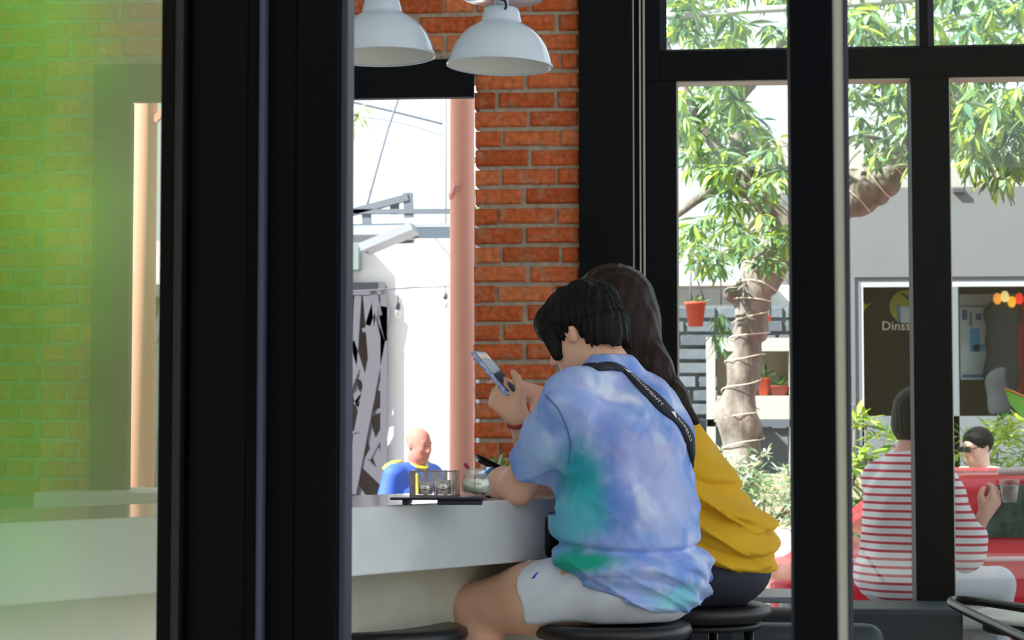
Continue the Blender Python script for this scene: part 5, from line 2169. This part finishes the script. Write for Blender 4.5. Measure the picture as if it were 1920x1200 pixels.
# broad leaf with an orange edge
bl = empty('broad_leaf_plant', P(1950, 900, d=8.9))
tag(bl, 'broad green leaf with an orange edge at the right window', 'plant')
l0 = bl.location.copy()
q = [P(a, b, d=8.9 + e_) - l0 for a, b, e_ in ((1884, 729, 0), (1900, 735, .0), (1922, 745, .02), (1950, 772, .05), (1945, 795, .02), (1915, 782, -.02), (1893, 757, -.02))]
MB().add(q, [(0, 1, 6), (1, 2, 5, 6), (2, 3, 4, 5)]).build('leaf', mat('broad leaf green', (104, 168, 52), .35, trans=.35), bl, True)
MB().tube([q[0], q[1], q[2], q[3]], .006, 6).build('leaf_edge', mat('orange leaf edge', (226, 140, 50), .5), bl, True)
MB().tube([q[3], P(2000, 850, d=8.95) - l0, P(2035, 1000, d=9.0) - l0], .012, 8).build('stalk', m_lime[2], bl, True)
pb = P(2040, 1010, d=9.0) - l0
MB().lathe([(0, -.35), (.12, -.35), (.17, 0), (.15, 0), (.14, -.05), (0, -.05)], 28, pb).build('pot', mat('grey pot', (120, 120, 118), .8), bl, True)
MB().lathe([(0, -(l0.z + pb.z)), (.13, -(l0.z + pb.z)), (.13, -.35), (0, -.35)], 28, pb).build('pot_stand', mat('grey pot', (120, 120, 118), .8), bl, True)

# ---- red car in the street
car = empty('red_car', P(1425, 800, d=9.75))
car.location.z = -.47
car.rotation_euler = (0, 0, math.radians(2))
tag(car, 'red car parked in the street behind the striped person', 'car')
m_red = mat('red car paint', (214, 16, 50), .3, coat=.25)
m_cg = mat('car glass', (36, 52, 52), .06, col2=(90, 110, 104), scale=9)
s = SDF((-.1, -.1, .1), (4.5, 1.85, 1.6), .025)
s.rbox((2.15, .87, .68), (2.1, .86, .40), .16, .05)
s.rbox((2.45, .87, 1.165), (1.95, .76, .27), .16, .1)
s.cut((.5, 0, 1.1), (-.62, 0, .85), .08, ((-.1, -.1, .95), (2.2, 1.85, 1.6)))
s.cut((0, 0, 1.0), (-.16, 0, 1), .08, ((-.1, -.1, .7), (.5, 1.85, 1.6)))
for x in (.75, 3.45):
    for y in (0, 1.74):
        s.cone((x, y - .25, .32), (x, y + .25, .32), .37, .37, .02, 'sub')
car_body = obj('body', s.mesh('body', 2), m_red, car, True)
for y, nm in ((.11 - .012, 'near'), (1.63 + .012, 'far')):
    for poly in ([(1.08, 1.12), (1.14, 1.38), (2.2, 1.40), (2.2, 1.12)], [(2.28, 1.12), (2.28, 1.40), (3.2, 1.40), (3.2, 1.12)], [(3.28, 1.12), (3.28, 1.39), (3.95, 1.36), (4.1, 1.12)]):
        MB().prism(poly, y - .014, y + .014).build('side_window', m_cg, car)
MB().add([(.53, .28, 1.10), (.53, 1.46, 1.10), (.93, 1.40, 1.41), (.93, .34, 1.41)], [(0, 1, 2, 3)]).build('windscreen', m_cg, car)
for x in (.75, 3.45):
    for y in (.02, 1.52):
        wl = MB()
        wl.lathe([(0, 0), (.3, 0), (.32, .03), (.32, .17), (.3, .2), (0, .2)], 32)
        o = wl.build('wheel', mat('tyre', (24, 24, 26), .8), car, True)
        o.rotation_euler = (-math.pi / 2, 0, 0)
        o.location = (x, y, .32)
        h = MB().lathe([(0, -.01), (.18, -.012), (.2, .0), (0, .0)], 24).build('hub_cap', m_steel, o, True)
MB().box((.78, -.08, 1.08), (.92, .04, 1.2)).build('mirror', m_red, car, bevel=.03, seg=3)
MB().box((1.9, -.005, .92), (2.1, .012, .95)).build('door_handle', m_red, car, bevel=.004)
MB().tube([(1.2, .16, 1.445), (2.4, .15, 1.455), (3.9, .16, 1.45)], .02, 8).build('roof_rail', mat('pale rail', (226, 200, 204), .3), car, True)
MB().tube([(.2, .03, 1.0), (1.2, .01, 1.02), (2.4, .01, 1.03), (4.0, .02, 1.03)], .012, 8).build('belt_trim', mat('pale rail', (226, 200, 204), .3), car, True)
s = SDF((-.12, .1, .5), (.3, .55, .95), .02)
s.ell((.08, .25, .74), (.1, .14, .08), .02)
obj('headlight', s.mesh('headlight'), mat('headlight', (226, 230, 236), .1), car, True)

# ---- striped person on the terrace, outside the window


def stripes(name, a, b, pitch, frac, axis=(0, 0, 1)):
    m = bpy.data.materials.new(name)
    m.use_nodes = True
    N, L = m.node_tree.nodes, m.node_tree.links
    bs = N['Principled BSDF']
    bs.inputs['Roughness'].default_value = .9
    tc = N.new('ShaderNodeTexCoord')
    dt = N.new('ShaderNodeVectorMath')
    dt.operation = 'DOT_PRODUCT'
    dt.inputs[1].default_value = axis
    L.new(tc.outputs['Object'], dt.inputs[0])
    dv = N.new('ShaderNodeMath')
    dv.operation = 'DIVIDE'
    dv.inputs[1].default_value = pitch
    L.new(dt.outputs['Value'], dv.inputs[0])
    fr_ = N.new('ShaderNodeMath')
    fr_.operation = 'FRACT'
    L.new(dv.outputs[0], fr_.inputs[0])
    lt_ = N.new('ShaderNodeMath')
    lt_.operation = 'LESS_THAN'
    lt_.inputs[1].default_value = frac
    L.new(fr_.outputs[0], lt_.inputs[0])
    mx = N.new('ShaderNodeMix')
    mx.data_type = 'RGBA'
    mx.inputs['A'].default_value = lin(a)
    mx.inputs['B'].default_value = lin(b)
    L.new(lt_.outputs[0], mx.inputs['Factor'])
    L.new(mx.outputs['Result'], bs.inputs['Base Color'])
    return m


O3 = P(1690, 800, d=8.45)
O3.z = 0
F3 = (cR * .8 + cH * .6).normalized()
stp, SL, SI, SWm = person('person', O3, F3, 'person in a red and white striped shirt holding an iced drink outside the window')
sh3 = Vector((.0, .12, 1.245))
S3 = Matrix.Rotation(math.radians(-8), 3, 'X')
srs, sls = Vector((.165, .04, 1.02)), Vector((-.15, .03, .985))
sre = SL(1812, 1035, 8.25)
srw = SL(1845, 966, 8.25)
srh = SL(1875, 922, 8.27)
s = SDF((-.34, -.25, .0), (.4, .75, 1.42), .008)
s3w = head(s, sh3, S3, .95)
s.chain([(0, .02, 1.04), (0, .05, 1.1), (0, .1, 1.18)], [.065, .052, .052], .03)
s.cone((0, 0, .55), (0, .03, .98), .11, .1, .05, sc=((1, 0, 0), 1.3))
s.cone((-.1, .04, 1.0), (.12, .04, 1.01), .05, .05, .03)
s.chain([srs, sre, srw], [.045, .036, .026], .015)
hand(s, srw, srh - srw, SI.to_3x3() @ (-cH * .8 + Vector((0, 0, -.3)) + cR * .2), -1, scale=1.05, curls=(30, 40, 25))
sle, slw = Vector((-.22, .2, .8)), Vector((-.08, .38, .78))
s.chain([sls, sle, slw], [.045, .036, .026], .015)
hand(s, slw, Vector((.4, .6, 0)), Vector((0, 0, 1)), 1)
for q in (-1, 1):
    s.chain([(q * .09, .04, .53), (q * .13, .46, .5)], [.075, .055], .03)
    s.chain([(q * .13, .46, .5), (q * .13, .43, .08)], [.052, .035], .02)
    s.chain([(q * .13, .43, .06), (q * .13, .56, .035)], [.036, .028], .02)
obj('body', s.mesh('body'), m_skin2, stp, True)
s = SDF((-.36, -.27, .42), (.42, .36, 1.14), .008)
s.ell((0, -.02, .56), (.215, .175, .14), .05)
s.ell((0, .0, .74), (.2, .155, .25), .06)
s.ell((0, .02, .9), (.19, .14, .15), .05)
s.cone((-.09, .035, 1.0), (.12, .035, 1.005), .062, .062, .05)
for q in (-1, 1):
    s.cone((q * .09, .04, 1.015), (q * .03, .045, 1.085), .045, .04, .03)
s.chain([srs, sre, sre.lerp(srw, .42)], [.075, .075, .056], .04)
s.ell((0, .0, 1.025), (.11, .065, .07), .03)
s.chain([sls, sle], [.08, .07], .04)
s.cut((0, 0, .472), (0, 0, -1), .01)
s.warp(lambda X, Y, Z: .005 * wav(X, Y, Z, 22, 16, 9, .4) + .003 * wav(X, Y, Z, -31, 20, 30, 1.4))
obj('shirt', s.mesh('shirt', 2), stripes('red white stripes', (238, 234, 242), (206, 52, 84), .0335, .34), stp, True)
s = SDF((-.3, -.27, .05), (.3, .6, .7), .01)
s.ell((0, -.01, .53), (.19, .165, .11), .05)
for q in (-1, 1):
    s.chain([(q * .09, .04, .54), (q * .13, .46, .51), (q * .13, .43, .14)], [.095, .075, .06], .03)
s.cut((0, 0, .432), (0, 0, -1), .01, ((-.3, -.3, .3), (.3, .32, .5)))
obj('trousers', s.mesh('trousers', 2), mat('pale grey trousers', (196, 196, 206), .85), stp, True)
s = SDF((-.16, -.06, 1.06), (.16, .3, 1.42), .006)
H3 = lambda p: np.array(sh3) + np.array(S3) @ np.array(p)
s.ell(H3((0, -.02, .03)), (.098, .115, .1), .02, R=np.array(S3))
s.ell(H3((0, -.055, -.04)), (.09, .075, .09), .03, R=np.array(S3))
for q in (-1, 1):
    s.cone(H3((q * .078, .04, .03)), H3((q * .078, .03, -.08)), .028, .025, .03)
s.ell(H3((0, .115, -.05)), (.055, .055, .09), .015, 'sub', np.array(S3))
s.warp(lambda X, Y, Z: .002 * np.sin(np.arctan2(Y - .1, X) * 30 + Z * 20))
obj('hair', s.mesh('hair', 1), mat('brown black hair', (16, 12, 13), .5, spec=.2, bump=.5, bscale=14, stretch=(8, 8, 1)), stp, True)
gm = mat('dark glasses frame', (30, 24, 24), .3)
for q in (-1, 1):
    cc = s3w((q * .031, .102, .004))
    MB().tube([Vector(cc) + Vector((.02 * math.cos(a), 0, .016 * math.sin(a))) for a in [i * 2 * math.pi / 20 for i in range(20)]], .0025, 6, closed=True).build('glasses_rim', gm, stp, True)
    MB().tube([Vector(s3w((q * .052, .1, .006))), Vector(s3w((q * .082, .0, .006)))], .0025, 6).build('glasses_arm', gm, stp, True)
    MB().lathe([(0, -.004), (.0045, 0), (0, .004)], 10, s3w((q * .03, .0905, .004))).build('eye', m_eye, stp, True)
# drink
dk = empty('iced_drink', SWm @ (srh + Vector((0.0, .02, .0))))
dk.location = P(1893, 915, d=8.3) - Vector((0, 0, .06))
tag(dk, 'small clear cup of pink iced drink in a raised hand', 'drink')
MB().lathe([(0, 0), (.03, 0), (.042, .085), (.043, .09), (.04, .088), (.028, .004), (0, .004)], 28).build('cup', m_clear, dk, True)
MB().lathe([(0, .005), (.027, .005), (.036, .07), (0, .07)], 28).build('drink', mat('pink drink', (250, 214, 214), .2), dk, True)
MB().lathe([(0, .09), (.044, .09), (.044, .096), (0, .1)], 28).build('lid', m_clear, dk, True)
# terrace bench she sits on
tbn = empty('terrace_bench', O3)
tbn.rotation_euler = (0, 0, math.radians(5))
tag(tbn, 'grey terrace bench under the striped person', 'bench')
MB().box((-.5, -.28, .36), (.42, .25, .43)).build('seat_slab', mat('grey bench slab', (150, 152, 156), .7), tbn, bevel=.01)
for x in (-.4, .3):
    MB().box((x - .05, -.2, 0), (x + .05, .2, .36)).build('support', mat('grey bench slab', (150, 152, 156), .7), tbn)


# ---- two passers-by
def passer(label, px, py_head, d, F, shirt_m, skin_m, pants_m, H=1.68, ground=-.47, hair_m=None, stripes_m=None, glasses=False):
    O = P(px, 800, d=d)
    O.z = ground
    e, L_, I_2, W_ = person('person', O, F, label)
    hcz = P(px, py_head, d=d).z - ground
    k_ = hcz / 1.575
    V3 = lambda x, y, z: Vector((x, y, z * k_))
    s = SDF((-.36, -.28, -.02), (.36, .36, hcz + .2), .011)
    R_ = Matrix.Rotation(math.radians(-10), 3, 'X')
    hcc = Vector((0, .05, hcz))
    hw_ = head(s, hcc, R_, 1.0)
    s.chain([V3(0, 0, 1.36), V3(0, .03, 1.5)], [.07, .058], .03)
    s.cone(V3(0, 0, .95), V3(0, 0, 1.3), .12, .12, .05, sc=((1, 0, 0), 1.3))
    s.cone(V3(-.15, 0, 1.36), V3(.15, 0, 1.36), .055, .055, .03)
    for q in (-1, 1):
        s.chain([V3(q * .2, 0, 1.35), V3(q * .26, -.02, 1.08), V3(q * .25, .14, .9)], [.05, .042, .03], .02)
        wr = V3(q * .25, .14, .9)
        hand(s, wr, Vector((0, .5, -.8)), Vector((q, 0, 0)), q, k=.006)
        s.chain([V3(q * .09, 0, .92), V3(q * .1, .01, .5), V3(q * .1, -.01, .07)], [.085, .058, .04], .03)
        s.chain([V3(q * .1, -.03, .05), V3(q * .1, .13, .035)], [.04, .03], .02)
    obj('body', s.mesh('body'), skin_m, e, True)
    s = SDF((-.36, -.25, .8), (.36, .25, hcz), .01)
    s.ell(V3(0, 0, 1.0), (.19, .145, .16), .05)
    s.ell(V3(0, .005, 1.22), (.2, .145, .24), .05)
    s.cone(V3(-.15, 0, 1.37), V3(.15, 0, 1.37), .07, .07, .04)
    for q in (-1, 1):
        s.cone(V3(q * .19, 0, 1.355), V3(q * .25, -.015, 1.13), .075, .07, .04)
    s.cone(V3(0, .04, 1.42), V3(0, .06, 1.55), .062, .075, .008, 'sub')
    s.cut(V3(0, 0, .88), (0, 0, -1), .01)
    s.warp(lambda X, Y, Z: .004 * wav(X, Y, Z, 20, 14, 22, .7))
    shd = s
    shp = obj('shirt', s.mesh('shirt', 2), shirt_m, e, True)
    s = SDF((-.26, -.22, .05), (.26, .22, 1.0 * k_ + .05), .012)
    s.ell(V3(0, 0, .92), (.175, .13, .1), .04)
    for q in (-1, 1):
        s.chain([V3(q * .09, 0, .9), V3(q * .1, .01, .5), V3(q * .1, -.01, .14)], [.1, .078, .065], .03)
    obj('trousers', s.mesh('trousers', 2), pants_m, e, True)
    if stripes_m:
        for q in (-1, 1):
            pts_ = [shd.project(V3(q * .1, .16, z), .004) for z in (1.40, 1.35, 1.28, 1.2, 1.1)]
            MB().tube(pts_, .016, 8).build('shoulder_stripe', stripes_m, e, True)
            pts_ = [shd.project(V3(q * (.12 + .03 * t), .0 - .02 * t, 1.5 - .02 * t), .004) for t in range(5)]
            MB().tube(pts_, .015, 8).build('shoulder_stripe', stripes_m, e, True)
        MB().tube([V3(.058 * math.sin(a), .045 + .06 * math.cos(a), 1.435 - .02 * math.cos(a)) for a in [i * 2 * math.pi / 24 for i in range(24)]], .01, 8, closed=True).build('collar', stripes_m, e, True)
    if hair_m:
        s = SDF((-.16, -.14, hcz - .16), (.16, .22, hcz + .18), .009)
        H_ = lambda p: np.array(hcc) + np.array(R_) @ np.array(p)
        s.ell(H_((0, -.02, .035)), (.088, .106, .092), .02, R=np.array(R_))
        s.ell(H_((0, .1, -.05)), (.085, .065, .1), .01, 'sub', np.array(R_))
        s.cut(H_((0, 0, -.05)), (0, 0, -1), .02)
        obj('hair', s.mesh('hair', 1), hair_m, e, True)
    for q in (-1, 1):
        MB().lathe([(0, -.004), (.0045, 0), (0, .004)], 10, hw_((q * .03, .0905, .004))).build('eye', m_eye, e, True)
    if glasses:
        for q in (-1, 1):
            MB().box((-.026, -.004, -.018), (.026, .004, .018), Matrix.Translation(Vector(hw_((q * .032, .108, .004))))).build('sunglass_lens', gm, e, bevel=.006)
            MB().tube([Vector(hw_((q * .056, .108, .008))), Vector(hw_((q * .084, .0, .008)))], .003, 6).build('sunglass_arm', gm, e, True)
    return e


passer('bald person in a blue jersey with yellow stripes beyond the opening', 776, 833, 13.3, (cR * .72 - cH * .7).normalized(), mat('blue jersey', (48, 86, 186), .7), mat('sunlit skin', (176, 116, 104), .6, spec=.15),
       mat('dark trousers', (44, 46, 56), .8), stripes_m=mat('yellow stripe', (226, 226, 70), .7))
passer('person in sunglasses and a white shirt behind the red car', 1842, 838, 12.35, (-cR * .85 - cH * .5).normalized(), mat('white shirt', (240, 240, 238), .8), mat('pale skin', (236, 196, 178), .5),
       mat('dark trousers', (44, 46, 56), .8), hair_m=m_hairb, glasses=True)

# ---- tall hedge behind the camera, mirrored in the left door pane
hg = empty('tall_hedge', (-4.0, -6.9, -.1))
tag(hg, 'tall sunlit green hedge mirrored in the left door pane', 'hedge')
ms = []
for _ in range(1500):
    u = rl.random()
    x = -3.4 + 3.6 * rl.random() - (0 if rl.random() < .3 else .6)
    z_ = rl.uniform(.3, 5.6)
    if x > 1.2 + (z_ - 3.2) * .3 - .5:
        continue
    ms += rosette((x, rl.uniform(-.35, .35), z_), 7, 2.6, rr=rl)
leaf_cloud('foliage', ms, hg, [mat('hedge leaf', (120, 200, 70), .5, trans=.6), mat('hedge leaf light', (150, 214, 100), .5, trans=.6)])
for i in range(7):
    MB().tube([(-4 + i * .75, 0, 0), (-4 + i * .75, 0, 5)], .03, 8).build('stem', m_bark, hg, True)
